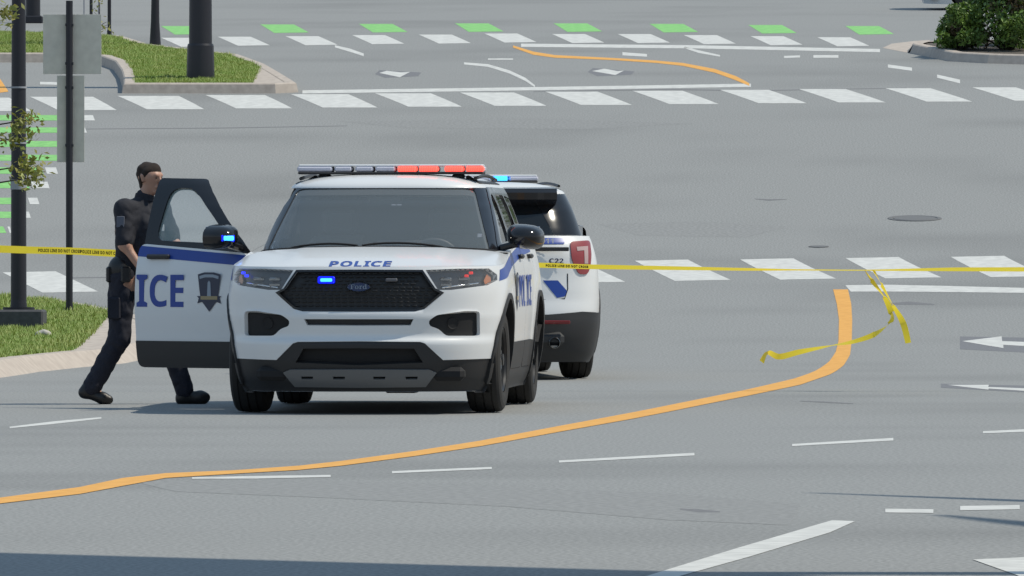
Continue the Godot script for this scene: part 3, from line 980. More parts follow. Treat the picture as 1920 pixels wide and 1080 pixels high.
	for sg in [-1.0, 1.0]:
		dfr_f[sg] = G.side(fine(rounded(V([0.72, 1.165, 0.60, 1.26, 0.40, 1.405, 0.10, 1.60, 0.01, 1.655, -0.328, 1.66, -0.328, 1.18]), 0.03, 3), 0.06), sg)
		dwin_f[sg] = G.side(fine(rounded(V([0.56, 1.225, 0.40, 1.35, 0.09, 1.555, -0.02, 1.605, -0.20, 1.60, -0.225, 1.25]), 0.09, 5), 0.05), sg)
		if sg < 0 and cfg.get("open", 0.0) > 0.0:
			dfr_f[sg] = G.side(fine(rounded(V([0.73, 1.165, 0.62, 1.26, 0.42, 1.42, 0.12, 1.675, 0.06, 1.722, -0.350, 1.732, -0.328, 1.18]), 0.03, 3), 0.06), sg)
			dwin_f[sg] = G.side(fine(rounded(V([0.54, 1.225, 0.37, 1.38, 0.10, 1.595, 0.0, 1.655, -0.19, 1.65, -0.225, 1.25]), 0.10, 5), 0.05), sg)
		dfr_r[sg] = G.side(fine(rounded(V([-0.338, 1.18, -0.338, 1.66, -1.18, 1.655, -1.38, 1.29, -1.38, 1.20]), 0.03, 3), 0.06), sg)
		dwin_r[sg] = G.side(fine(rounded(V([-0.39, 1.255, -0.385, 1.605, -1.14, 1.60, -1.31, 1.29]), 0.04, 3), 0.05), sg)
		quarter[sg] = G.side(fine(rounded(V([-1.44, 1.29, -1.28, 1.60, -1.85, 1.575, -2.05, 1.31]), 0.04, 3), 0.05), sg)
	var gE := G.end()
	var rear_win := []
	for sg in [-1.0, 1.0]:
		var pl := PackedVector2Array()
		for p in fine(V([gE + 0.01, 1.285, gE + 0.01, 1.60, gE - 0.62, 1.60, gE - 0.74, 1.285]), 0.06):
			pl.append(Vector2(p.x * sg, p.y))
		rear_win.append(pl)
	mb = MB.new()
	var band := PackedVector2Array()
	for i in m + 1:
		band.append(Vector2(lerpf(-gE, gE, float(i) / m), 1.08))
	for i in m + 1:
		band.append(Vector2(lerpf(gE, -gE, float(i) / m), 1.66))
	var gholes := [ws, rear_win[0], rear_win[1]]
	for sg in [-1.0, 1.0]:
		gholes += [dfr_f[sg], dfr_r[sg], quarter[sg]]
	skin(mb, band, gholes, st, gf)
	rim(mb, ws, gf, 0.0, -0.02, -1.0)
	put("pillars", mb, MAT.gloss_black, root)
	mb = MB.new()
	skin(mb, ws, [], Vector2(0.06, 0.05), gf, -0.006)
	var wso := put("windscreen", mb, MAT.windscreen, root)
	# dark printed border of the glass
	mb = MB.new()
	var wi: Array = Geometry2D.offset_polygon(ws, -0.045)
	skin(mb, ws, [wi[0]], st, gf, -0.009)
	put("glass_border", mb, MAT.black_matte, wso)
	mb = MB.new()
	var mp: Vector3 = G.at(Vector2(0, 1.58))
	mb.box(mp + Vector3(0, -0.005, -0.16), Vector3(0.27, 0.075, 0.05), Basis(), 0.025)
	mb.box(mp + Vector3(0, 0.03, -0.12), Vector3(0.16, 0.05, 0.06), Basis(), 0.02)
	for tg in [[0.085, 1.535, 0.034, 0.016], [0.125, 1.535, 0.034, 0.016], [0.745, 1.30, 0.035, 0.05]]:
		var tb := MB.new()
		var tq := offset_point(gf, Vector2(G.u_front(tg[0], tg[1]), tg[1]), -0.014)
		tb.box(tq[0], Vector3(tg[2], tg[3], 0.003), Basis(Vector3(1, 0, 0), Vector3(0, 0.5, -0.85), Vector3(0, 0.85, 0.5)), 0.0)
		put("sticker", tb, MAT.patch_grey, wso)
	put("rear_view_mirror", mb, MAT.black_plastic, wso)
	for pl in [0]:
		mb = MB.new()
		for q in rear_win:
			skin(mb, q, [], Vector2(0.06, 0.05), gf, -0.003)
		put("rear_window", mb, MAT.dark_glass, root)
	for sg in [-1.0, 1.0]:
		mb = MB.new()
		skin(mb, quarter[sg], [], Vector2(0.08, 0.06), gf, -0.004)
		put("quarter_window", mb, MAT.dark_glass, root)
	# shoulder: closes the step between body band and cabin band
	for sg in [-1.0, 1.0]:
		mb = MB.new()
		for i in 160:
			var z0 := lerpf(0.80, -2.40, i / 160.0)
			var z1 := lerpf(0.80, -2.40, (i + 1) / 160.0)
			var b0 := belt(z0)
			var b1 := belt(z1)
			if sg < 0 and cfg.get("open", 0.0) > 0.0 and z0 < 0.80 and z1 > -0.33:
				continue
			var p0: Vector3 = S.at(Vector2(S.u_side(z0, b0, sg), b0))
			var p1: Vector3 = S.at(Vector2(S.u_side(z1, b1, sg), b1))
			var g0: Vector3 = G.at(Vector2(G.u_side(z0, b0 + 0.01, sg), b0 + 0.01))
			var g1: Vector3 = G.at(Vector2(G.u_side(z1, b1 + 0.01, sg), b1 + 0.01))
			mb.flat([p0, p1, g1, g0], Vector3(sg * 0.2, 1, 0))
		put("shoulder", mb, paint, root)
	mb = MB.new()
	for i in 48:
		var ka := lerpf(-1.0, 1.0, i / 48.0)
		var kb := lerpf(-1.0, 1.0, (i + 1) / 48.0)
		var sa := -1.0 if ka < -0.0001 else 1.0
		var sb := -1.0 if kb < -0.0001 else 1.0
		mb.flat([S.at(Vector2((E - absf(ka)) * sa, 1.268)), S.at(Vector2((E - absf(kb)) * sb, 1.268)), G.at(Vector2((gE - absf(kb)) * sb, 1.278)), G.at(Vector2((gE - absf(ka)) * sa, 1.278))], Vector3(0, 1, -0.3))
	put("gate_ledge", mb, paint, root)
	# roof: white band above the glass, then the crown
	var roof_f := func(p: Vector2) -> Vector3:
		var b: Vector3 = G.at(Vector2(p.x, 1.652))
		var s := clampf(p.y, 0.0, 1.0)
		var c0 := Vector3(0, 0, clampf(b.z, -1.75, -0.15))
		var k := 1.0 - s
		var o := Vector3(lerpf(c0.x, b.x, k), 0, lerpf(c0.z, b.z, k))
		o.y = 1.633 + 0.106 * pow(maxf(0.0, 1.0 - pow(k, 3.4)), 0.62)
		return o
	mb = MB.new()
	skin(mb, PackedVector2Array(V([-gE, 0.0, gE, 0.0, gE, 0.12, -gE, 0.12])), [], Vector2(0.08, 0.012), roof_f)
	skin(mb, PackedVector2Array(V([-gE, 0.12, gE, 0.12, gE, 1.0, -gE, 1.0])), [], Vector2(0.16, 0.11), roof_f)
	var roof := put("roof", mb, paint, root)
	for sg in [-1.0, 1.0]:
		mb = MB.new()
		var pts := []
		var rad := []
		for i in 14:
			var z := lerpf(0.05, -1.95, i / 13.0)
			var rx: float = G.get_at(G.w, 1.652) - 0.085
			pts.append(Vector3(sg * rx, 1.704 + 0.026 * sin(PI * i / 13.0), z))
			rad.append(0.013)
		mb.tube(pts, rad, 8)
		put("roof_rail", mb, MAT.black_plastic, roof)
		mb = MB.new()
		var u_a := G.u_side(0.06, 1.652, 1.0)
		var u_b := G.u_side(-1.75, 1.652, 1.0)
		var dp := V([u_a, 0.045, u_b, 0.045, u_b, 0.105, u_a, 0.105])
		if sg < 0:
			dp = mirror_x(dp)
		skin(mb, PackedVector2Array(dp), [], Vector2(0.1, 0.02), roof_f, 0.004)
		put("roof_channel", mb, MAT.black_plastic, roof)
	# spoiler over the rear window
	mb = MB.new()
	for i in 20:
		var x0 := lerpf(-0.60, 0.60, i / 20.0)
		var x1 := lerpf(-0.60, 0.60, (i + 1) / 20.0)
		var za := -2.10 + 0.10 * pow(absf(x0) / 0.6, 3.0)
		var zb := -2.10 + 0.10 * pow(absf(x1) / 0.6, 3.0)
		var fr := [[0.0, 1.695], [-0.20, 1.682], [-0.245, 1.645], [-0.235, 1.585], [-0.10, 1.53]]
		for k in fr.size() - 1:
			var q0: Array = fr[k]
			var q1: Array = fr[k + 1]
			var nn := Vector3(0, q0[0] - q1[0], q1[1] - q0[1])
			mb.flat([Vector3(x0, q0[1], za + q0[0]), Vector3(x1, q0[1], zb + q0[0]), Vector3(x1, q1[1], zb + q1[0]), Vector3(x0, q1[1], za + q1[0])], Vector3(0, 0.3, -1) if k < 3 else Vector3(0, -1, 0))
		if i == 0 or i == 19:
			var xs := x0 if i == 0 else x1
			var zs := za if i == 0 else zb
			var ring_pts := []
			for q in fr:
				ring_pts.append(Vector3(xs, q[1], zs + q[0]))
			mb.flat(ring_pts, Vector3(-1 if i == 0 else 1, 0, 0))
	put("spoiler", mb, MAT.gloss_black if cfg.get("older", false) else paint, roof)

	# --- interior
	mb = MB.new()
	mb.box(Vector3(0, 1.07, 0.72), Vector3(1.5, 0.20, 0.42), Basis(Vector3(1, 0, 0), 0.12), 0.07)
	put("dashboard", mb, MAT.black_matte, root)
	mb = MB.new()
	mb.box(Vector3(0.12, 1.13, 0.40), Vector3(0.34, 0.24, 0.03), Basis(Vector3(1, 0, 0), -0.3), 0.01)
	put("laptop", mb, MAT.black_plastic, root)
	mb = MB.new()
	mb.box(Vector3(0, 0.33, -0.4), Vector3(1.6, 0.04, 3.0), Basis(), 0.0)
	mb.box(Vector3(0, 1.0, -0.62), Vector3(1.45, 1.1, 0.03), Basis(), 0.0)
	put("cabin_floor", mb, MAT.black_matte, root)
	mb = MB.new()
	var wheel_pts := []
	var wr := []
	for i in 25:
		var an := TAU * i / 24.0
		wheel_pts.append(Vector3(0.38 + 0.185 * cos(an), 1.08 + 0.17 * sin(an), 0.42 + 0.07 * sin(an)))
		wr.append(0.015)
	mb.tube(wheel_pts, wr, 8)
	mb.box(Vector3(0.38, 1.07, 0.43), Vector3(0.16, 0.10, 0.05), Basis(), 0.02)
	put("steering_wheel", mb, MAT.black_plastic, root)
	for sg in [-1.0, 1.0]:
		mb = MB.new()
		mb.box(Vector3(sg * 0.40, 0.62, 0.05), Vector3(0.50, 0.16, 0.52), Basis(), 0.06)
		var so := put("seat", mb, MAT.seat_cloth, root)
		mb = MB.new()
		mb.box(Vector3(sg * 0.40, 0.98, -0.28), Vector3(0.48, 0.62, 0.14), Basis(Vector3(1, 0, 0), -0.22), 0.06)
		put("backrest", mb, MAT.seat_cloth, so)
		mb = MB.new()
		mb.box(Vector3(sg * 0.40, 1.39, -0.38), Vector3(0.27, 0.19, 0.10), Basis(Vector3(1, 0, 0), -0.15), 0.04)
		put("headrest", mb, MAT.seat_cloth, so)

	# --- doors
	for sg in [-1.0, 1.0]:
		for k in 2:
			var dn := Node3D.new()
			hang("door", dn, root)
			var reg: PackedVector2Array = door_f[sg] if k == 0 else door_r[sg]
			var fr: PackedVector2Array = dfr_f[sg] if k == 0 else dfr_r[sg]
			var wn: PackedVector2Array = dwin_f[sg] if k == 0 else dwin_r[sg]
			var shr: Array = Geometry2D.offset_polygon(reg, -0.003)
			var panel: PackedVector2Array = shr[0]
			mb = MB.new()
			skin(mb, panel, [clad[sg]] + arch[sg], st, sf)
			rim(mb, panel, sf, 0.0, -0.05)
			put("door_panel", mb, paint, dn)
			mb = MB.new()
			var cl: Array = Geometry2D.intersect_polygons(panel, clad[sg])
			for q in cl:
				var parts2: Array = [q]
				for q2 in parts2:
					skin(mb, q2, arch[sg], st, sf, 0.006)
					rim(mb, q2, sf, 0.006, -0.03)
			put("door_sill", mb, MAT.black_plastic, dn)
			mb = MB.new()
			skin(mb, panel, arch[sg], Vector2(0.2, 0.2), sf, -0.05)
			put("door_lining", mb, MAT.black_matte, dn)
			mb = MB.new()
			skin(mb, fr, [wn], st, gf, 0.004)
			rim(mb, fr, gf, 0.004, -0.03)
			rim(mb, wn, gf, 0.004, -0.02, -1.0)
			skin(mb, fr, [wn], Vector2(0.2, 0.2), gf, -0.03)
			put("window_frame", mb, MAT.gloss_black, dn)
			mb = MB.new()
			skin(mb, wn, [], Vector2(0.1, 0.08), gf, -0.008)
			put("window", mb, MAT.side_glass if k == 0 and sg < 0 else MAT.dark_glass, dn)
			mb = MB.new()
			var hz := -0.10 if k == 0 else -1.02
			var hy := 1.125
			var hx: float = S.get_at(S.w, hy)
			mb.box(Vector3(sg * (hx + 0.022), hy, hz), Vector3(0.026, 0.036, 0.23), Basis(), 0.011)
			mb.box(Vector3(sg * (hx + 0.004), hy, hz + 0.09), Vector3(0.03, 0.03, 0.03), Basis(), 0.005)
			mb.box(Vector3(sg * (hx + 0.004), hy, hz - 0.09), Vector3(0.03, 0.03, 0.03), Basis(), 0.005)
			put("handle", mb, MAT.black_plastic, dn)
			# blue band below the window
			mb = MB.new()
			var bnd := []
			var z_a := 0.82 if k == 0 else -0.345
			var z_b := -0.325 if k == 0 else -1.35
			for i in 9:
				var z := lerpf(z_a, z_b, i / 8.0)
				bnd.append(Vector2(z, belt(z) - 0.022))
			for i in 9:
				var z := lerpf(z_b, z_a, i / 8.0)
				bnd.append(Vector2(z, belt(z) - 0.10))
			var bp: Array = Geometry2D.intersect_polygons(S.side(fine(bnd, 0.1), sg), panel)
			for q in bp:
				skin(mb, q, [], st, sf, 0.002)
			put("stripe", mb, MAT.police_blue, dn)
			if k == 0:
				# side mirror
				mb = MB.new()
				var grid := []
				for i in 21:
					for j in 11:
						var th := TAU * i / 20.0
						var ph := PI * 0.5 * j / 10.0
						var k2 := pow(maxf(cos(ph), 0.0), 0.5)
						var cx := signf(cos(th)) * pow(absf(cos(th)), 0.7)
						var cy := signf(sin(th)) * pow(absf(sin(th)), 0.7)
						var q := Vector3(0.140 * k2 * cx, 0.092 * k2 * cy - 0.012 * cx * sg, 0.16 * sin(ph))
						grid.append(mb.vert(q + Vector3(sg * 1.065, 1.272, 0.56), Vector3(q.x / 0.0164, q.y / 0.0077, q.z * q.z * q.z / 0.00066).normalized()))
				for i in 20:
					for j in 10:
						var q := i * 11 + j
						mb.tri(grid[q], grid[q + 1], grid[q + 12])
						mb.tri(grid[q], grid[q + 12], grid[q + 11])
				mb.box(Vector3(sg * 0.95, 1.205, 0.64), Vector3(0.16, 0.05, 0.07), Basis(Vector3(0, 0, 1), 0.25 * sg), 0.015)
				put("side_mirror", mb, MAT.gloss_black, dn)
				mb = MB.new()
				mb.box(Vector3(sg * 1.065, 1.272, 0.557), Vector3(0.21, 0.15, 0.006), Basis(), 0.002)
				put("mirror_glass", mb, MAT.chrome, dn)
				if sg < 0 and cfg.get("lit", false):
					mb = MB.new()
					mb.box(Vector3(-1.09, 1.262, 0.712), Vector3(0.10, 0.036, 0.03), Basis(Vector3(0, 1, 0), -0.1), 0.008)
					put("mirror_strobe", mb, MAT.led_blue, dn)
					mb = MB.new()
					mb.box(Vector3(-1.09, 1.262, 0.702), Vector3(0.14, 0.064, 0.03), Basis(Vector3(0, 1, 0), -0.1), 0.012)  # larger glowing box stands in for the halo of the strobe
					put("strobe_halo", mb, MAT.led_blue_halo, dn)
			# markings
			if sg < 0 and k == 0:
				var tx := S.get_at(S.w, 0.865) + 0.001
				letters("door_lettering", "ICE", 0.232, Transform3D(Basis(Vector3(0, 0, 1), Vector3(0, 1, 0), Vector3(-1, 0, 0)), Vector3(-tx, 0.865, -0.06)), MAT.police_blue, dn, 1.0)
				crest(dn, Transform3D(Basis(Vector3(0, 0, 1), Vector3(0, 1, 0), Vector3(-1, 0, 0)), Vector3(-tx - 0.003, 0.865, 0.44)))
			if sg < 0 and k == 1:
				var tx := S.get_at(S.w, 0.865) + 0.001
				letters("door_lettering", "POL", 0.225, Transform3D(Basis(Vector3(0, 0, 1), Vector3(0, 1, 0), Vector3(-1, 0, 0)), Vector3(-tx, 0.865, -0.64)), MAT.police_blue, dn, 1.0)
			if sg > 0 and k == 0:
				var tx := S.get_at(S.w, 0.865) + 0.001
				crest(dn, Transform3D(Basis(Vector3(0, 0, -1), Vector3(0, 1, 0), Vector3(1, 0, 0)), Vector3(tx + 0.003, 0.865, 0.60)))
				letters("door_lettering", "POL", 0.225, Transform3D(Basis(Vector3(0, 0, -1), Vector3(0, 1, 0), Vector3(1, 0, 0)), Vector3(tx, 0.865, 0.06)), MAT.police_blue, dn, 1.0)
			if sg > 0 and k == 1:
				var tx := S.get_at(S.w, 0.865) + 0.001
				letters("door_lettering", "ICE", 0.225, Transform3D(Basis(Vector3(0, 0, -1), Vector3(0, 1, 0), Vector3(1, 0, 0)), Vector3(tx, 0.865, -0.63)), MAT.police_blue, dn, 1.0)
			if k == 0 and sg < 0 and cfg.get("open", 0.0) > 0.0:
				var hinge := Vector3(-0.955, 0, 0.80)
				var bs := Basis(Vector3.UP, cfg.open)
				dn.transform = Transform3D(bs, hinge - bs * hinge)
				dn.set_meta("label", "front door standing wide open")
	# blue band on the front wings
	for sg in [-1.0, 1.0]:
		mb = MB.new()
		var bnd := V([1.80, 1.035, 1.30, belt(1.30) - 0.014, 0.84, belt(0.84) - 0.020, 0.84, belt(0.84) - 0.10, 1.30, belt(1.30) - 0.10, 1.86, 0.955])
		for q in Geometry2D.clip_polygons(S.side(fine(bnd, 0.08), sg), lamp_r if sg > 0 else lamp_l):
			skin(mb, q, [door_f[sg]], st, sf, 0.002)
		put("wing_stripe", mb, MAT.police_blue, root)

	# --- wheels
	for sg in [-1.0, 1.0]:
		make_wheel(root, Vector3(sg * 0.855, WHEEL_Y, AXLE), sg, cfg.get("steer", 0.0))
		make_wheel(root, Vector3(sg * 0.855, WHEEL_Y, -AXLE), sg)

	# --- tail: lamps, gate lettering
	for sg in [-1.0, 1.0]:
		mb = MB.new()
		skin(mb, tail[sg], [], Vector2(0.05, 0.04), sf, 0.012)
		rim(mb, tail[sg], sf, 0.012, -0.02)
		var tl := put("tail_light", mb, MAT.red_lens, root)
		if cfg.get("older", false):
			mb = MB.new()
			var cp := V([0.745, 1.165, 0.855, 1.172, 0.850, 1.02, 0.815, 1.02, 0.815, 1.135, 0.75, 1.13])
			skin(mb, S.rear(fine(cp if sg > 0 else mirror_x(cp), 0.04)), [], Vector2(0.05, 0.04), sf, 0.015)
			put("clear_lens", mb, MAT.clear_lens, tl)
	if cfg.get("older", false):
		var rear_b := Basis(Vector3(-1, 0, 0), Vector3(0, 1, 0), Vector3(0, 0, -1))
		# gate: recess strip, blue band, lower crease
		mb = MB.new()
		mb.box(Vector3(0, 1.150, -2.538), Vector3(1.34, 0.036, 0.02), Basis(), 0.006)
		put("gate_trim", mb, MAT.black_plastic, root)
		for sg in [-1.0, 1.0]:
			mb = MB.new()
			var bq := V([0.02, 1.247, 0.665, 1.247, 0.635, 1.193, 0.02, 1.193])
			skin(mb, S.rear(fine(bq if sg > 0 else mirror_x(bq), 0.05)), [], st, sf, 0.003)
			put("gate_stripe", mb, MAT.police_blue, root)
			mb = MB.new()
			var dq := V([0.44, 0.875, 0.575, 0.875, 0.66, 0.78, 0.635, 0.735, 0.565, 0.722])
			skin(mb, S.rear(fine(dq if sg > 0 else mirror_x(dq), 0.05)), [], st, sf, 0.003)
			put("gate_chevron", mb, MAT.police_blue, root)
			# seam between gate and rear wing
			mb = MB.new()
			var seam := []
			var srad := []
			for p in V([0.665, 0.935, 0.665, 0.80, 0.635, 0.715, 0.40, 0.705, 0.0, 0.702]):
				seam.append(offset_point(sf, S.rear(PackedVector2Array([Vector2(p.x * sg, p.y)]))[0], 0.0)[0])
				srad.append(0.005)
			mb.tube(seam, srad, 6)
			put("gate_seam", mb, MAT.black_matte, root)
		letters("gate_lettering", "CALL 911", 0.040, Transform3D(rear_b, Vector3(-0.385, 1.22, -2.527)), MAT.white_print, root, 1.35)
		letters("gate_number", "C22", 0.042, Transform3D(rear_b, Vector3(-0.56, 1.045, -2.515)), MAT.print_dark, root, 1.3)
		letters("gate_lettering", "POLICE", 0.05, Transform3D(rear_b, Vector3(-0.26, 0.655, -2.597)), MAT.police_blue, root, 1.2)
	# --- light bar
	light_bar(root, cfg)
	return root

func light_bar(root: Node3D, cfg: Dictionary) -> void:
	var bar := Node3D.new()
	hang("light_bar", bar, root)
	bar.position.x = 0.02
	var z := -0.05
	var y := 1.772
	var hw := 0.70
	var mb := MB.new()
	mb.box(Vector3(0, y - 0.026, z), Vector3(hw * 2.0 - 0.02, 0.018, 0.27), Basis(), 0.006)
	for sg in [-1.0, 1.0]:
		mb.box(Vector3(sg * 0.50, y - 0.05, z), Vector3(0.09, 0.05, 0.16), Basis(), 0.02)
		mb.box(Vector3(sg * 0.60, y - 0.075, z), Vector3(0.10, 0.03, 0.07), Basis(Vector3(0, 0, 1), -0.5 * sg), 0.01)
	put("base", mb, MAT.black_plastic, bar)
	mb = MB.new()
	mb.box(Vector3(0, y + 0.030, z), Vector3(hw * 2.0 - 0.03, 0.016, 0.235), Basis(), 0.006)
	put("top_cover", mb, MAT.bar_cover, bar)
	# modules across, front and rear rows
	var cuts := [-0.70, -0.43, -0.42, -0.285, -0.265, -0.125, -0.115, 0.04, 0.05, 0.20, 0.21, 0.36, 0.40, 0.55, 0.56, 0.70]
	for i in range(0, cuts.size(), 2):
		var x0: float = cuts[i]
		var x1: float = cuts[i + 1]
		var lit_red: bool = cfg.get("lit", false) and x0 > 0.04
		for row in [1.0, -1.0]:
			var lit_blue: bool = cfg.get("older", false) and row < 0 and x0 < -0.27 and x0 > -0.43
			mb = MB.new()
			mb.box(Vector3((x0 + x1) * 0.5, y + 0.003, z + row * 0.075), Vector3(x1 - x0 - 0.006, 0.042, 0.10), Basis(), 0.012)
			if lit_red or lit_blue:
				# lens ribs
				var kk := int((x1 - x0) / 0.017)
				for r in kk:
					mb.box(Vector3(x0 + 0.012 + r * 0.017, y + 0.003, z + row * 0.127), Vector3(0.009, 0.038, 0.012), Basis(), 0.003)
			put("light_module", mb, MAT.led_red if lit_red and row > 0 else (MAT.led_blue if lit_blue else MAT.bar_grey), bar)

# ------------------------------------------------------------------ soft bodies: tapered bones joined smoothly, meshed as surface nets
func sdf_mesh(mb: MB, bones: Array, cell: float, k: float, fold := 0.0) -> void:
	var xf := Transform3D()
	var fnz := FastNoiseLite.new()
	fnz.seed = 17
	fnz.frequency = 4.5
	fnz.fractal_octaves = 2
	# bone: [a, b, ra, rb]
	var lo := Vector3.ONE * 1e9
	var hi := -lo
	for b in bones:
		var r := maxf(b[2], b[3]) + cell * 3.0
		for p in [b[0], b[1]]:
			lo = lo.min(p - Vector3.ONE * r)
			hi = hi.max(p + Vector3.ONE * r)
	var nx := int((hi.x - lo.x) / cell) + 2
	var ny := int((hi.y - lo.y) / cell) + 2
	var nz := int((hi.z - lo.z) / cell) + 2
	var fld := PackedFloat32Array()
	fld.resize(nx * ny * nz)
	fld.fill(1.0)
	for b in bones:
		var a: Vector3 = b[0]
		var ba: Vector3 = b[1] - a
		var l2 := maxf(ba.length_squared(), 1e-9)
		var ra: float = b[2]
		var rb: float = b[3]
		var rm := maxf(ra, rb) + k + cell * 2.0
		var p0 := (a.min(b[1]) - Vector3.ONE * rm - lo) / cell
		var p1 := (a.max(b[1]) + Vector3.ONE * rm - lo) / cell
		for i in range(maxi(0, int(p0.x)), mini(nx, int(p1.x) + 2)):
			for j in range(maxi(0, int(p0.y)), mini(ny, int(p1.y) + 2)):
				var base := (i * ny + j) * nz
				for q in range(maxi(0, int(p0.z)), mini(nz, int(p1.z) + 2)):
					var pa := lo + Vector3(i, j, q) * cell - a
					var h := clampf(pa.dot(ba) / l2, 0.0, 1.0)
					var d := (pa - ba * h).length() - lerpf(ra, rb, h)
					var c := fld[base + q]
					var t := maxf(k - absf(c - d), 0.0)
					fld[base + q] = minf(c, d) - t * t / (4.0 * k)
	if fold > 0.0:
		# creases in cloth
		for i in nx:
			for j in ny:
				for q in nz:
					var o := (i * ny + j) * nz + q
					if absf(fld[o]) < 0.06:
						var p := lo + Vector3(i, j, q) * cell
						var nv := fnz.get_noise_3d(p.x * 1.6 + p.y * 0.6, p.y * 1.3 - p.x * 0.5, p.z * 1.6)
						fld[o] += fold * (1.0 - 2.2 * absf(nv)) 
	var ids := {}
	for i in nx - 1:
		for j in ny - 1:
			for q in nz - 1:
				var o := (i * ny + j) * nz + q
				var f0 := fld[o]
				if absf(f0) > cell * 3.0:
					continue
				var msk := 0
				var val := [f0, fld[o + 1], fld[o + nz], fld[o + nz + 1], fld[o + ny * nz], fld[o + ny * nz + 1], fld[o + ny * nz + nz], fld[o + ny * nz + nz + 1]]
				for s in 8:
					if val[s] < 0.0:
						msk += 1
				if msk == 0 or msk == 8:
					continue
				var sum := Vector3.ZERO
				var cnt := 0
				for e in [[0, 1], [0, 2], [0, 4], [1, 3], [1, 5], [2, 3], [2, 6], [3, 7], [4, 5], [4, 6], [5, 7], [6, 7]]:
					var va: float = val[e[0]]
					var vb: float = val[e[1]]
					if (va < 0.0) != (vb < 0.0):
						var t := va / (va - vb)
						var ca := Vector3(e[0] >> 2 & 1, e[0] >> 1 & 1, e[0] & 1)
						var cb := Vector3(e[1] >> 2 & 1, e[1] >> 1 & 1, e[1] & 1)
						sum += ca.lerp(cb, t)
						cnt += 1
				var pos := lo + (Vector3(i, j, q) + sum / cnt) * cell
				var gn := Vector3(val[4] + val[5] + val[6] + val[7] - val[0] - val[1] - val[2] - val[3], val[2] + val[3] + val[6] + val[7] - val[0] - val[1] - val[4] - val[5], val[1] + val[3] + val[5] + val[7] - val[0] - val[2] - val[4] - val[6]).normalized()
				ids[o] = mb.vert(xf * pos, xf.basis * gn, Vector2(pos.x + pos.z, pos.y))
	var sx := ny * nz
	var sy := nz
	for o in ids:
		var f0 := fld[o]
		# edges along x, y, z leaving this corner
		if (f0 < 0.0) != (fld[o + sx] < 0.0) and ids.has(o - sy) and ids.has(o - 1) and ids.has(o - sy - 1):
			mb.tri(ids[o], ids[o - sy], ids[o - sy - 1]); mb.tri(ids[o], ids[o - sy - 1], ids[o - 1])
		if (f0 < 0.0) != (fld[o + sy] < 0.0) and ids.has(o - sx) and ids.has(o - 1) and ids.has(o - sx - 1):
			mb.tri(ids[o], ids[o - sx], ids[o - sx - 1]); mb.tri(ids[o], ids[o - sx - 1], ids[o - 1])
		if (f0 < 0.0) != (fld[o + 1] < 0.0) and ids.has(o - sx) and ids.has(o - sy) and ids.has(o - sx - sy):
			mb.tri(ids[o], ids[o - sx], ids[o - sx - sy]); mb.tri(ids[o], ids[o - sx - sy], ids[o - sy])

func hand_bones(wrist: Vector3, dir: Vector3, side: Vector3) -> Array:
	# palm and five bent fingers; side points to the thumb
	var d := dir.normalized()
	var s := (side - d * side.dot(d)).normalized()
	var up := d.cross(s)
	var r := []
	for i in 4:
		var o := s * (0.030 - i * 0.020)
		r.append([wrist, wrist + d * 0.085 + o, 0.020, 0.014])
		var ln: float = [0.070, 0.078, 0.072, 0.056][i]
		var k := wrist + d * 0.088 + o
		var k2 := k + (d * 0.8 - up * 0.6).normalized() * ln * 0.55
		var k3 := k2 + (d * 0.25 - up).normalized() * ln * 0.5
		r.append([k, k2, 0.0095, 0.009])
		r.append([k2, k3, 0.009, 0.0075])
	var tb := wrist + d * 0.03 + s * 0.025
	var t2 := tb + (d * 0.7 + s * 0.7).normalized() * 0.045
	r.append([tb, t2, 0.014, 0.011])
	r.append([t2, t2 + (d * 0.8 - up * 0.5).normalized() * 0.038, 0.011, 0.009])
	return r

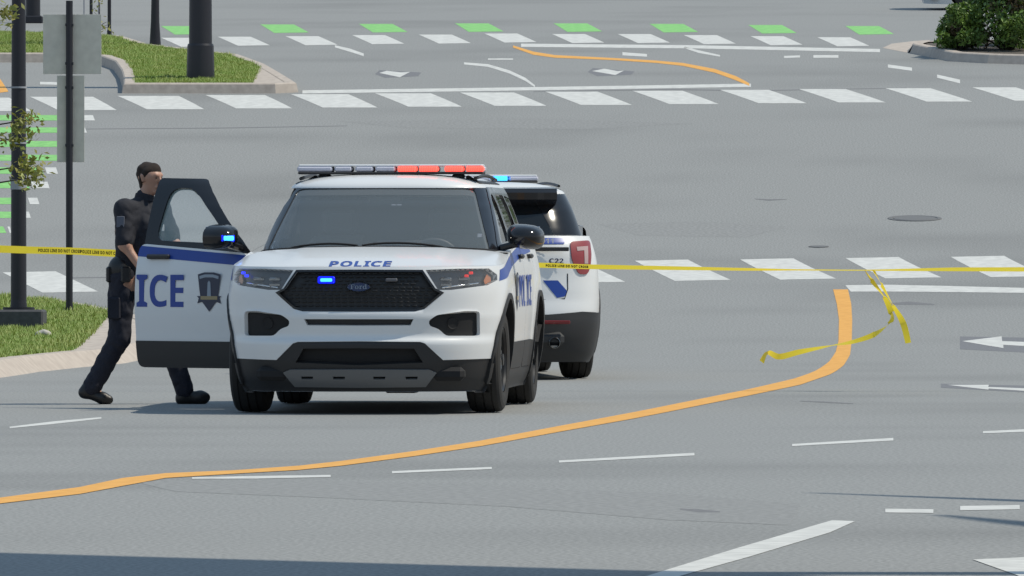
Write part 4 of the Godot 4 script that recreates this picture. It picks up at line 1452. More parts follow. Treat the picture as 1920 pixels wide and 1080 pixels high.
func make_person(at: Vector3) -> void:
	var root := thing("person", "officer in dark navy uniform striding behind the open car door", "person", at)
	var sh_r := Vector3(-0.125, 1.482, 0.125)
	var sh_l := Vector3(0.140, 1.495, -0.115)
	var el_r := Vector3(-0.12, 1.215, 0.20)
	var wr_r := Vector3(-0.005, 1.05, 0.24)
	var el_l := Vector3(0.235, 1.24, -0.13)
	var wr_l := Vector3(0.33, 1.12, 0.05)
	var hip_r := Vector3(-0.125, 0.935, 0.06)
	var hip_l := Vector3(0.02, 0.935, -0.06)
	var kn_r := Vector3(-0.165, 0.50, 0.06)
	var an_r := Vector3(-0.375, 0.135, 0.05)
	var kn_l := Vector3(0.19, 0.545, -0.05)
	var an_l := Vector3(0.325, 0.105, -0.05)
	var head := Vector3(0.065, 1.715, 0.01)
	var fw := Vector3(0.78, -0.05, 0.62).normalized()     # where the face looks
	var rt := fw.cross(Vector3.UP).normalized()
	# body: one continuous figure
	var mb := MB.new()
	var bones := [
		[Vector3(-0.06, 0.98, 0.0), Vector3(-0.04, 1.12, 0.0), 0.125, 0.115],
		[Vector3(-0.04, 1.12, 0.0), Vector3(-0.015, 1.34, 0.0), 0.115, 0.125],
		[sh_r, sh_l, 0.062, 0.062],
		[Vector3(-0.10, 1.31, 0.07), Vector3(0.07, 1.32, -0.07), 0.10, 0.10],
		[Vector3(0.0, 1.46, 0.0), Vector3(0.04, 1.61, 0.005), 0.065, 0.055],
		[hip_r, hip_l, 0.10, 0.10],
		[sh_r, el_r, 0.055, 0.043], [el_r, wr_r, 0.041, 0.029],
		[sh_l, el_l, 0.055, 0.043], [el_l, wr_l, 0.041, 0.029],
		[hip_r, kn_r, 0.090, 0.058], [kn_r, an_r, 0.058, 0.038],
		[hip_l, kn_l, 0.090, 0.058], [kn_l, an_l, 0.058, 0.038],
		[an_r, an_r + Vector3(0.10, -0.08, 0.0), 0.024, 0.018],
		[an_l, an_l + Vector3(0.12, -0.05, 0.0), 0.024, 0.020]]
	sdf_mesh(mb, bones, 0.014, 0.05)
	# head on a finer grid
	var hb := [
		[head + Vector3(0, 0.030, 0) - fw * 0.018, head + Vector3(0, 0.020, 0) + fw * 0.020, 0.082, 0.078],
		[head + fw * 0.035 + Vector3(0, -0.03, 0), head + fw * 0.052 + Vector3(0, -0.092, 0), 0.056, 0.030],
		[head + fw * 0.01 - Vector3(0, 0.04, 0), Vector3(0.04, 1.585, 0.005), 0.060, 0.052],
		[head + fw * 0.098 + Vector3(0, 0.012, 0), head + fw * 0.116 + Vector3(0, -0.028, 0), 0.009, 0.015],
		[head + fw * 0.090 + Vector3(0, 0.030, 0) + rt * 0.03, head + fw * 0.090 + Vector3(0, 0.030, 0) - rt * 0.03, 0.012, 0.012],
		[head + fw * 0.088 + Vector3(0, -0.060, 0) + rt * 0.016, head + fw * 0.088 + Vector3(0, -0.060, 0) - rt * 0.016, 0.010, 0.010]]
	for s in [-1.0, 1.0]:
		hb.append([head + rt * s * 0.083 - fw * 0.004 + Vector3(0, 0.018, 0), head + rt * s * 0.080 + Vector3(0, -0.018, 0), 0.015, 0.010])
	sdf_mesh(mb, hb, 0.006, 0.016)
	sdf_mesh(mb, hand_bones(wr_r, (wr_r - el_r).normalized(), Vector3(0.5, 0.8, 0.0)), 0.0045, 0.008)
	sdf_mesh(mb, hand_bones(wr_l, (wr_l - el_l).normalized(), Vector3(0.2, 0.9, 0.2)), 0.0045, 0.008)
	put("body", mb, MAT.skin, root)
	for s in [-1.0, 1.0]:
		mb = MB.new()
		mb.lathe(head + fw * 0.091 + rt * s * 0.031 + Vector3(0, 0.008, 0), fw, [[0.0, 0.007], [0.004, 0.005], [0.006, 0.0]], 10)
		put("eye", mb, MAT.leather, root)
	mb = MB.new()
	var hair := [
		[head + Vector3(0, 0.046, 0) - fw * 0.026, head + Vector3(0, 0.050, 0) + fw * 0.022, 0.083, 0.073],
		[head + Vector3(0, 0.066, 0) + fw * 0.030, head + Vector3(0, 0.070, 0) + fw * 0.052, 0.050, 0.030],
		[head + Vector3(0, 0.02, 0) - fw * 0.042, head + Vector3(0, -0.050, 0) - fw * 0.044, 0.074, 0.050]]
	for s in [-1.0, 1.0]:
		hair.append([head + rt * s * 0.058 + Vector3(0, 0.045, 0) + fw * 0.015, head + rt * s * 0.064 + Vector3(0, -0.01, 0) - fw * 0.025, 0.034, 0.024])
	sdf_mesh(mb, hair, 0.006, 0.015, 0.004)
	put("hair", mb, MAT.hair, root)
	# shirt
	mb = MB.new()
	var sl_r := sh_r.lerp(el_r, 0.90)
	var sl_l := sh_l.lerp(el_l, 0.90)
	sdf_mesh(mb, [
		[Vector3(-0.06, 1.01, 0.0), Vector3(-0.04, 1.14, 0.0), 0.136, 0.134],
		[Vector3(-0.04, 1.14, 0.0), Vector3(-0.012, 1.39, 0.0), 0.134, 0.148],
		[Vector3(-0.10, 1.05, 0.04), Vector3(-0.09, 1.385, 0.08), 0.100, 0.102],
		[Vector3(0.01, 1.05, -0.04), Vector3(0.085, 1.385, -0.08), 0.105, 0.112],
		[Vector3(0.03, 1.20, 0.06), Vector3(0.05, 1.33, 0.06), 0.09, 0.10],
		[sh_r, sh_l, 0.075, 0.075],
		[Vector3(0.0, 1.50, 0.0), Vector3(0.025, 1.57, 0.003), 0.082, 0.070],
		[sh_r, sl_r, 0.076, 0.072], [sh_l, sl_l, 0.076, 0.072]], 0.010, 0.04, 0.006)
	# collar
	mb.lathe(Vector3(0.022, 1.550, 0.003), Vector3(0.12, 1, 0.02), [[0.0, 0.078], [0.045, 0.072], [0.05, 0.066], [0.0, 0.066]], 20)
	put("shirt", mb, MAT.uniform, root)
	mb = MB.new()
	var pz := (sh_r * 0.62 + el_r * 0.38)
	var pd := Vector3(-0.35, 0.05, 0.93).normalized()
	mb.box(pz + pd * 0.070, Vector3(0.065, 0.085, 0.012), Basis(Vector3.UP.cross(pd).normalized(), pd.cross(Vector3.UP.cross(pd)).normalized(), pd), 0.004)
	put("shoulder_patch", mb, MAT.patch_grey, root)
	mb = MB.new()
	mb.box(Vector3(0.145, 1.34, 0.125), Vector3(0.075, 0.05, 0.012), Basis(Vector3.UP, 0.5), 0.004)
	put("chest_patch", mb, MAT.patch_light, root)
	# duty belt and pouches
	mb = MB.new()
	sdf_mesh(mb, [[Vector3(-0.145, 1.005, 0.055), Vector3(0.05, 1.005, -0.055), 0.102, 0.106], [Vector3(-0.145, 1.035, 0.055), Vector3(0.05, 1.035, -0.055), 0.102, 0.106]], 0.012, 0.03)
	for p in [[-0.225, 0.985, 0.10, 0.3], [-0.11, 0.985, 0.178, 0.1], [0.02, 0.985, 0.11, 0.9]]:
		mb.box(Vector3(p[0], p[1], p[2]), Vector3(0.075, 0.12, 0.05), Basis(Vector3.UP, p[3]), 0.012)
	put("duty_belt", mb, MAT.leather, root)
	# trousers
	mb = MB.new()
	sdf_mesh(mb, [
		[hip_r + Vector3(0, 0.05, 0), hip_l + Vector3(0, 0.05, 0), 0.110, 0.114],
		[hip_r + Vector3(-0.015, 0, 0), kn_r, 0.112, 0.086], [kn_r, an_r + Vector3(0.0, -0.01, 0), 0.086, 0.074],
		[hip_l, kn_l, 0.112, 0.086], [kn_l, an_l, 0.086, 0.076]], 0.010, 0.035, 0.007)
	mb.box(kn_r + Vector3(-0.035, 0.23, 0.095), Vector3(0.10, 0.17, 0.035), Basis(), 0.012)
	put("trousers", mb, MAT.uniform_trousers, root)
	# boots: the rear one up on its toe
	for k in 2:
		mb = MB.new()
		if k == 0:
			sdf_mesh(mb, [[an_r + Vector3(-0.02, -0.0, 0), an_r + Vector3(-0.055, -0.045, 0), 0.052, 0.044], [an_r + Vector3(-0.05, -0.045, 0), Vector3(-0.29, 0.045, 0.05), 0.040, 0.043], [Vector3(-0.29, 0.045, 0.05), Vector3(-0.245, 0.034, 0.05), 0.043, 0.034]], 0.009, 0.03)
		else:
			sdf_mesh(mb, [[an_l, an_l + Vector3(-0.01, -0.06, 0), 0.056, 0.046], [Vector3(0.305, 0.046, -0.05), Vector3(0.45, 0.052, -0.05), 0.045, 0.046], [Vector3(0.45, 0.052, -0.05), Vector3(0.487, 0.050, -0.05), 0.046, 0.036], [Vector3(0.30, 0.022, -0.05), Vector3(0.47, 0.026, -0.05), 0.024, 0.024]], 0.009, 0.03)
		put("boot", mb, MAT.boot, root)

# ------------------------------------------------------------------ plants
func leaf(mb: MB, p: Vector3, s: float, rng: RandomNumberGenerator, col: Color, up := 0.4) -> void:
	var nn := Vector3(rng.randfn(), rng.randfn() + up, rng.randfn()).normalized()
	var a := nn.cross(Vector3(rng.randfn(), rng.randfn(), rng.randfn())).normalized()
	var b := nn.cross(a)
	var i0 := mb.vert(p - a * s, nn)
	var i1 := mb.vert(p - b * s * 0.45 + nn * s * 0.12, nn)
	var i2 := mb.vert(p + a * s, nn)
	var i3 := mb.vert(p + b * s * 0.45 + nn * s * 0.12, nn)
	for k in 4:
		mb.c.append(col)
	mb.tri(i0, i1, i2)
	mb.tri(i0, i2, i3)

func shrub(called: String, label: String, at: Vector3, size: Vector3, count: int, sd: int, group: String) -> void:
	var root := thing(called, label, "shrub", at, group)
	var rng := RandomNumberGenerator.new()
	rng.seed = sd
	var st := MB.new()
	var mb := MB.new()
	var clumps := []
	for i in 34:
		var an := rng.randf() * TAU
		var el := rng.randf()
		var rr := sqrt(rng.randf())
		var p := Vector3(cos(an) * size.x * rr * (1.05 - 0.4 * el), size.y * (0.12 + 0.82 * el), sin(an) * size.z * rr * (1.05 - 0.4 * el))
		clumps.append([p, rng.randf_range(0.16, 0.28) * (size.y + size.x) * 0.6, rng.randf()])
		st.tube([Vector3(p.x * 0.15, 0.0, p.z * 0.15), Vector3(p.x * 0.5, p.y * 0.55, p.z * 0.5), p], [0.022, 0.014, 0.006], 5)
	for i in count:
		var c: Array = clumps[rng.randi() % clumps.size()]
		var dv := Vector3(rng.randfn(), rng.randfn(), rng.randfn()).normalized() * pow(rng.randf(), 0.45)
		var p: Vector3 = c[0] + dv * c[1]
		if p.y < 0.03:
			continue
		# each clump has its own leaf tone: fresh, mature or reddish shoots
		var t: float = c[2] + rng.randf_range(-0.15, 0.15)
		var col := Color(0.060, 0.105, 0.030).lerp(Color(0.12, 0.20, 0.035), clampf(t, 0, 1))
		if c[2] < 0.16:
			col = Color(0.11, 0.085, 0.05)
		leaf(mb, p, rng.randf_range(0.028, 0.055), rng, col * rng.randf_range(0.95, 1.5))
	put("stems", st, MAT.bark, root)
	put("foliage", mb, MAT.leaf, root)

func in_poly(p: Vector2, poly: PackedVector2Array) -> bool:
	return Geometry2D.is_point_in_polygon(p, poly)

func grass_on(parent: Node3D, poly: PackedVector2Array, lift: float, xr: Vector2, count: int, hgt: float, sd: int, label: String) -> void:
	var rng := RandomNumberGenerator.new()
	rng.seed = sd
	var tuft := MB.new()
	for i in 9:
		var an := rng.randf() * TAU
		var o := Vector3(cos(an), 0, sin(an)) * rng.randf() * 0.6
		var ln := Vector3(rng.randfn() * 0.30, 1.0, rng.randfn() * 0.30).normalized() * rng.randf_range(0.6, 1.15)
		var sd2 := Vector3(-sin(an * 3.0), 0, cos(an * 3.0)) * 0.07
		var nn := (sd2.cross(ln).normalized() * 0.35 + Vector3.UP).normalized()
		var a := tuft.vert(o - sd2, nn)
		var b := tuft.vert(o + sd2, nn)
		var c := tuft.vert(o + ln * 0.6 + sd2 * 0.7, nn)
		var e := tuft.vert(o + ln * 0.6 - sd2 * 0.7, nn)
		var d := tuft.vert(o + ln + Vector3(ln.x, -0.1, ln.z) * 0.3, nn)
		tuft.tri(a, b, c); tuft.tri(a, c, e); tuft.tri(e, c, d)
	var mm := MultiMesh.new()
	mm.transform_format = MultiMesh.TRANSFORM_3D
	mm.use_colors = true
	mm.mesh = tuft.mesh(MAT.grass_blade)
	var bb := Rect2(poly[0], Vector2.ZERO)
	for p in poly:
		bb = bb.expand(p)
	var fn := FastNoiseLite.new()
	fn.seed = sd
	fn.frequency = 0.9
	var spots := []
	var tries := 0
	while spots.size() < count and tries < count * 12:
		tries += 1
		var p := Vector2(rng.randf_range(maxf(bb.position.x, xr.x), minf(bb.end.x, xr.y)), rng.randf_range(bb.position.y, bb.end.y))
		if in_poly(p, poly):
			spots.append(p)
	mm.instance_count = spots.size()
	for i in spots.size():
		var p: Vector2 = spots[i]
		var v := fn.get_noise_2d(p.x * 2.0, p.y * 2.0)
		var h := hgt * rng.randf_range(0.55, 1.2) * (1.0 + v * 0.5)
		mm.set_instance_transform(i, Transform3D(Basis(Vector3.UP, rng.randf() * TAU).scaled(Vector3.ONE * h), on(p.x, p.y, lift)))
		var col := Color(0.210, 0.330, 0.075).lerp(Color(0.320, 0.380, 0.130), clampf(0.35 + v + rng.randf_range(-0.3, 0.3), 0, 1))
		mm.set_instance_color(i, col)
	var mi := MultiMeshInstance3D.new()
	mi.multimesh = mm
	hang("grass", mi, parent)
	mi.set_meta("kind", "stuff")
	mi.set_meta("label", label)

func island(label: String, flat: Array, nose: Array, gx: Vector2, count: int, hgt: float, sd: int, planted: bool, batter := 0.03) -> Node3D:
	var root := Node3D.new()
	hang("traffic_island", root)
	structure(root, label)
	var outer := PackedVector2Array(pairs(flat))
	var g: Array = Geometry2D.offset_polygon(outer, -0.16 - batter, Geometry2D.JOIN_ROUND)
	var inner: PackedVector2Array = g[0]
	var top: Array = Geometry2D.offset_polygon(outer, -batter, Geometry2D.JOIN_ROUND)
	var lip: PackedVector2Array = top[0]
	var mb := MB.new()
	var H := 0.14
	# kerb: battered face, rounded lip, flat top
	var lf := func(h: float) -> Callable:
		return func(p: Vector2) -> Vector3: return Vector3(p.x, gh(p.y) + h, -p.y)
	var ring_walls := func(pa: PackedVector2Array, ha: float, pb: PackedVector2Array, hb: float) -> void:
		# join two outlines point by nearest point
		var fa := fine(Array(pa), 0.25)
		for i in fa.size():
			var a0 := fa[i]
			var a1 := fa[(i + 1) % fa.size()]
			var b0 := near_on(pb, a0)
			var b1 := near_on(pb, a1)
			var nn := Vector3((a1 - a0).y, 0, (a1 - a0).x)
			var outv := (a0 - b0)
			mb.flat([on(a0.x, a0.y, ha), on(a1.x, a1.y, ha), on(b1.x, b1.y, hb)], Vector3(outv.x, 0.2, -outv.y))
			if b0.distance_to(b1) > 0.001:
				mb.flat([on(a0.x, a0.y, ha), on(b1.x, b1.y, hb), on(b0.x, b0.y, hb)], Vector3(outv.x, 0.2, -outv.y))
	ring_walls.call(outer, -0.02, lip, H - 0.015)
	var lip2: PackedVector2Array = Geometry2D.offset_polygon(outer, -0.02 - batter, Geometry2D.JOIN_ROUND)[0]
	ring_walls.call(lip, H - 0.015, lip2, H)
	skin(mb, lip2, [inner], Vector2(1.0, 1.0), lf.call(H))
	skin(mb, lip2, [], Vector2(1.0, 1.0), lf.call(H - 0.035))
	put("kerb", mb, MAT.concrete, root)
	# soil and turf inside, concrete at the nose
	mb = MB.new()
	var turf := inner
	if nose.size() > 0:
		var np := PackedVector2Array(pairs(nose))
		var cl: Array = Geometry2D.clip_polygons(inner, np)
		turf = cl[0]
		for q in cl:
			if absf(area_of(q)) > absf(area_of(turf)):
				turf = q
		var nb := MB.new()
		for q in Geometry2D.intersect_polygons(inner, np):
			skin(nb, q, [], Vector2(1.0, 1.0), lf.call(H - 0.004))
		put("concrete_nose", nb, MAT.concrete, root)
	skin(mb, turf, [], Vector2(1.0, 1.0), lf.call(H - 0.02))
	put("soil", mb, MAT.turf if planted else MAT.soil, root)
	if planted:
		grass_on(root, turf, H - 0.02, gx, count, hgt, sd, "short green grass on the traffic island")
	return root

func area_of(p: PackedVector2Array) -> float:
	var s := 0.0
	for i in p.size():
		s += p[i].cross(p[(i + 1) % p.size()])
	return s * 0.5

func near_on(poly: PackedVector2Array, p: Vector2) -> Vector2:
	var best := poly[0]
	var bd := 1e9
	for i in poly.size():
		var q := Geometry2D.get_closest_point_to_segment(p, poly[i], poly[(i + 1) % poly.size()])
		var d := q.distance_squared_to(p)
		if d < bd:
			bd = d
			best = q
	return best

# ------------------------------------------------------------------ barrier tape
func ribbon(mb: MB, pts: Array, wid: float, twist: Array) -> void:
	# a strip following points; twist gives the turn of its width about its run
	var n := pts.size()
	var sub := 10
	var last0 := -1
	var last1 := -1
	for i in (n - 1) * sub + 1:
		var k := mini(i / sub, n - 2)
		var t := float(i) / sub - k
		var p0: Vector3 = pts[maxi(k - 1, 0)]
		var p: Vector3 = pts[k].cubic_interpolate(pts[k + 1], p0, pts[mini(k + 2, n - 1)], t)
		var d: Vector3 = (pts[k + 1] - pts[k]).normalized()
		var tw := lerpf(twist[k], twist[k + 1], t)
		var a := (Vector3.UP - d * d.y).normalized()
		if a.length() < 0.1:
			a = Vector3.RIGHT
		var w := a.rotated(d, tw)
		var nn := w.cross(d).normalized()
		var q0 := mb.vert(p - w * wid * 0.5, nn, Vector2(float(i) / sub, 0))
		var q1 := mb.vert(p + w * wid * 0.5, nn, Vector2(float(i) / sub, 1))
		if last0 >= 0:
			mb.tri(last0, last1, q1)
			mb.tri(last0, q1, q0)
		last0 = q0
		last1 = q1


# ------------------------------------------------------------------ the scene
func make_materials() -> void:
	var wp := mat("white_paint", lin(0.68, 0.69, 0.69), 0.42)
	wp.clearcoat_enabled = true
	wp.clearcoat = 0.7
	wp.clearcoat_roughness = 0.16
	MAT.white_paint = wp
	MAT.gloss_black = mat("gloss_black", lin(0.012, 0.012, 0.014), 0.12)
	MAT.grille_black = mat("grille_black", lin(0.013, 0.014, 0.016), 0.5)
	MAT.black_plastic = grainy("black_plastic", lin(0.014, 0.0145, 0.016), lin(0.024, 0.0245, 0.026), 0.55, 0.05, 0.2)
	MAT.black_matte = mat("black_matte", lin(0.012, 0.012, 0.013), 0.85)
	MAT.skid_grey = mat("skid_grey", lin(0.14, 0.145, 0.15), 0.42, 0.2)
	MAT.rubber = grainy("rubber", lin(0.014, 0.014, 0.014), lin(0.034, 0.031, 0.028), 0.85, 0.04, 0.3)
	MAT.steel_black = mat("steel_black", lin(0.02, 0.02, 0.021), 0.4, 0.4)
	MAT.chrome = mat("chrome", lin(0.70, 0.71, 0.73), 0.08, 1.0)
	MAT.dark_chrome = mat("dark_chrome", lin(0.25, 0.25, 0.25), 0.18, 1.0)
	MAT.emblem_blue = mat("emblem_blue", lin(0.01, 0.025, 0.09), 0.2)
	MAT.police_blue = mat("police_blue", lin(0.012, 0.050, 0.28), 0.35)
	MAT.crest_dark = mat("crest_dark", lin(0.022, 0.030, 0.060), 0.4)
	MAT.crest_line = mat("crest_line", lin(0.25, 0.30, 0.36), 0.4)
	MAT.crest_gold = mat("crest_gold", lin(0.30, 0.24, 0.13), 0.4)
	MAT.white_print = mat("white_print", lin(0.62, 0.62, 0.64), 0.4)
	MAT.print_dark = mat("print_dark", lin(0.02, 0.03, 0.09), 0.4)
	MAT.lamp_housing = mat("lamp_housing", lin(0.045, 0.048, 0.052), 0.25, 0.3)
	MAT.lamp_dull = mat("lamp_dull", lin(0.10, 0.10, 0.11), 0.3)
	MAT.amber = mat("amber", lin(0.42, 0.13, 0.03), 0.25)
	MAT.red_plastic = mat("red_plastic", lin(0.16, 0.012, 0.014), 0.25)
	MAT.red_lens = mat("red_lens", lin(0.24, 0.012, 0.012), 0.1)
	MAT.red_lens.clearcoat_enabled = true
	MAT.clear_lens = mat("clear_lens", lin(0.45, 0.33, 0.32), 0.15)
	MAT.seat_cloth = mat("seat_cloth", lin(0.025, 0.026, 0.028), 0.9)
	MAT.bar_grey = mat("bar_grey", lin(0.56, 0.56, 0.64), 0.3)
	MAT.bar_cover = mat("bar_cover", lin(0.72, 0.73, 0.74), 0.3)
	MAT.led_red = glow("led_red", Color(1.0, 0.40, 0.34), 1.0)
	MAT.led_blue = glow("led_blue", Color(0.22, 0.62, 1.0), 2.6)
	MAT.led_blue_halo = glow("led_blue_halo", Color(0.02, 0.10, 1.0), 0.85)  # painted glow of the halo around the blue lamps
	MAT.led_blue_dim = glow("led_blue_dim", Color(0.08, 0.16, 1.0), 1.4)
	MAT.led_red_dim = glow("led_red_dim", Color(0.9, 0.15, 0.12), 0.5)
	for g in [["windscreen", lin(0.75, 0.85, 0.88), 0.10], ["side_glass", lin(0.60, 0.75, 0.72), 0.25], ["lens", lin(1, 1, 1), 0.05], ["dark_glass", lin(0.010, 0.012, 0.014), 0.92]]:
		var m := mat(g[0], Color(g[1].r, g[1].g, g[1].b, g[2]), 0.02)
		m.transparency = BaseMaterial3D.TRANSPARENCY_ALPHA
		MAT[g[0]] = m
	MAT.skin = mat("skin", lin(0.42, 0.235, 0.165), 0.5)
	MAT.skin.subsurf_scatter_enabled = true
	MAT.skin.subsurf_scatter_strength = 0.1
	MAT.hair = grainy("hair", lin(0.012, 0.008, 0.006), lin(0.040, 0.024, 0.017), 0.9, 0.08, 0.05)
	MAT.uniform = grainy("uniform", lin(0.010, 0.011, 0.017), lin(0.020, 0.021, 0.030), 0.85, 0.03, 0.25)
	MAT.uniform_trousers = grainy("uniform_trousers", lin(0.009, 0.010, 0.018), lin(0.018, 0.020, 0.034), 0.85, 0.03, 0.25)
	MAT.patch_grey = mat("patch_grey", lin(0.10, 0.11, 0.14), 0.8)
	MAT.patch_light = mat("patch_light", lin(0.45, 0.47, 0.48), 0.8)
	MAT.leather = mat("leather", lin(0.010, 0.010, 0.011), 0.4)
	MAT.boot = mat("boot", lin(0.011, 0.010, 0.010), 0.45)
	MAT.bark = grainy("bark", lin(0.03, 0.024, 0.018), lin(0.09, 0.075, 0.06), 0.9, 0.03, 0.4)
	MAT.leaf = mat("leaf", Color.WHITE, 0.55)
	MAT.leaf.vertex_color_use_as_albedo = true
	MAT.leaf.backlight_enabled = true
	MAT.leaf.backlight = lin(0.35, 0.35, 0.2)
	MAT.grass_blade = mat("grass_blade", Color.WHITE, 0.65)
	MAT.grass_blade.vertex_color_use_as_albedo = true
	MAT.grass_blade.backlight_enabled = true
	MAT.grass_blade.backlight = lin(0.4, 0.4, 0.25)
	MAT.turf = grainy("turf", lin(0.11, 0.16, 0.038), lin(0.21, 0.24, 0.085), 0.95, 0.02, 1.2)
	MAT.soil = grainy("soil", lin(0.06, 0.05, 0.04), lin(0.14, 0.12, 0.10), 0.95, 0.03, 0.8)
	MAT.concrete = grainy("concrete", lin(0.36, 0.31, 0.27), lin(0.52, 0.46, 0.40), 0.9, 0.02, 1.5, 5)
	MAT.concrete_dark = grainy("concrete_dark", lin(0.05, 0.052, 0.058), lin(0.08, 0.082, 0.09), 0.85, 0.02, 0.8, 5)
	MAT.pole_black = mat("pole_black", lin(0.012, 0.012, 0.018), 0.45)
	MAT.sign_back = grainy("sign_back", lin(0.56, 0.53, 0.46), lin(0.66, 0.63, 0.55), 0.55, 0.01, 0.7)
	MAT.sticker = mat("sticker", lin(0.30, 0.31, 0.34), 0.6)
	MAT.rock = grainy("rock", lin(0.35, 0.33, 0.29), lin(0.60, 0.57, 0.50), 0.9, 0.03, 0.2)
	var asp := mat("asphalt", Color.WHITE, 0.88)
	asp.albedo_texture = noise_tex(0.07, lin(0.150, 0.154, 0.151), lin(0.375, 0.379, 0.372), 4, 1024, 11)
	asp.uv1_triplanar = true
	asp.uv1_world_triplanar = true
	asp.uv1_scale = Vector3.ONE / 2.3
	asp.vertex_color_use_as_albedo = true
	MAT.asphalt = asp
	MAT.asphalt_dark = grainy("asphalt_dark", lin(0.13, 0.133, 0.145), lin(0.20, 0.203, 0.215), 0.9, 0.05, 1.1)
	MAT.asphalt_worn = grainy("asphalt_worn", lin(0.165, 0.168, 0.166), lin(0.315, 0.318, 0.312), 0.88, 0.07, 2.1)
	MAT.tar = grainy("tar", lin(0.12, 0.12, 0.125), lin(0.20, 0.20, 0.205), 0.85, 0.04, 0.7)
	MAT.paint_white = grainy("paint_white", lin(0.47, 0.47, 0.45), lin(0.66, 0.66, 0.63), 0.7, 0.015, 1.3, 5, 5)
	MAT.paint_yellow = grainy("paint_yellow", lin(0.62, 0.30, 0.050), lin(0.78, 0.40, 0.085), 0.7, 0.015, 1.3, 5, 6)
	MAT.paint_green = grainy("paint_green", lin(0.16, 0.42, 0.12), lin(0.28, 0.62, 0.19), 0.7, 0.015, 1.3, 5, 7)
	MAT.iron = grainy("iron", lin(0.10, 0.10, 0.10), lin(0.19, 0.19, 0.19), 0.7, 0.05, 0.3)
	var tp := mat("tape", lin(0.85, 0.68, 0.045), 0.35)
	tp.backlight_enabled = true
	tp.backlight = lin(0.8, 0.65, 0.05)
	MAT.tape = tp
	MAT.wall = grainy("wall", lin(0.30, 0.28, 0.26), lin(0.40, 0.38, 0.35), 0.9, 0.02, 2.0)  # for the added shade slab and its columns

func _ready() -> void:
	# camera, sky, sun, exposure
	var cam := Camera3D.new()
	cam.name = "camera"
	add_child(cam)
	cam.position = Vector3(0, CAM_Y, 0)
	cam.fov = rad_to_deg(2.0 * atan(540.0 / 16000.0))
	cam.near = 0.5
	cam.far = 2000.0
	cam.current = true
	var sky_m := ProceduralSkyMaterial.new()
	sky_m.sky_top_color = lin(0.235, 0.375, 0.56)
	sky_m.sky_horizon_color = lin(0.58, 0.64, 0.675)
	sky_m.sky_curve = 0.18
	sky_m.ground_horizon_color = Color(0.55, 0.56, 0.56)
	sky_m.ground_bottom_color = Color(0.30, 0.31, 0.31)
	sky_m.sun_angle_max = 2.0
	var sky := Sky.new()
	sky.sky_material = sky_m
	var env := Environment.new()
	env.background_mode = Environment.BG_SKY
	env.sky = sky
	env.tonemap_mode = Environment.TONE_MAPPER_LINEAR
	env.tonemap_exposure = 1.0
	env.sdfgi_enabled = true
	env.ssao_enabled = true
	env.ssil_enabled = true
	var we := WorldEnvironment.new()
	we.name = "environment"
	we.environment = env
	add_child(we)
	var sun := DirectionalLight3D.new()
	sun.name = "sun"
	sun.light_energy = 1.20
	sun.light_color = lin(1.0, 0.925, 0.79)
	sun.light_angular_distance = 0.7
	sun.shadow_enabled = true
	add_child(sun)
	sun_dir = Vector3(0.574, 0.819, 0.012).normalized()
	sun.look_at_from_position(Vector3.ZERO, -sun_dir, Vector3.UP)
	make_materials()
	build_ground()
	build_markings()
	build_islands()
	build_vehicles()
	var pd := 64.9
	make_person(on((265.0 - 960.0) * pd / 16000.0, pd))
	build_tape()
	build_street_things()
	build_off_frame()

func build_ground() -> void:
	var mb := MB.new()
	var xs := [-400.0, -120.0, -40.0, -20.0]
	for i in 57:
		xs.append(-14.0 + i * 0.5)
	xs += [20.0, 40.0, 120.0, 400.0]
	var dsl := []
	for i in range(-60, 241):
		dsl.append(float(i))
	for q in [260.0, 300.0, 400.0, 600.0, 1000.0]:
		dsl.append(q)
	var fn := FastNoiseLite.new()
	fn.seed = 21
	fn.frequency = 0.16
	fn.fractal_octaves = 4
	var f2 := FastNoiseLite.new()
	f2.seed = 4
	f2.frequency = 0.7
	for d in dsl:
		for x in xs:
			var s := (gh(d + 1.0) - gh(d - 1.0)) * 0.5
			mb.vert(on(x, d), Vector3(0, 1, s).normalized(), Vector2(x, d))
			# patches of older and newer surfacing
			var k := 1.0 + 0.22 * fn.get_noise_2d(x * 0.7, d) + 0.16 * f2.get_noise_2d(x * 0.3, d * 1.2)
			mb.c.append(Color(k, k, k * 1.0))
	var w := xs.size()
	for j in dsl.size() - 1:
		for i in w - 1:
			var q := j * w + i
			mb.tri(q, q + 1, q + w + 1)
			mb.tri(q, q + w + 1, q + w)
	structure(put("road", mb, MAT.asphalt), "grey asphalt crossing climbing a hill")

func group_of(called: String, label: String) -> Node3D:
	var o := Node3D.new()
	hang(called, o)
	structure(o, label)
	return o

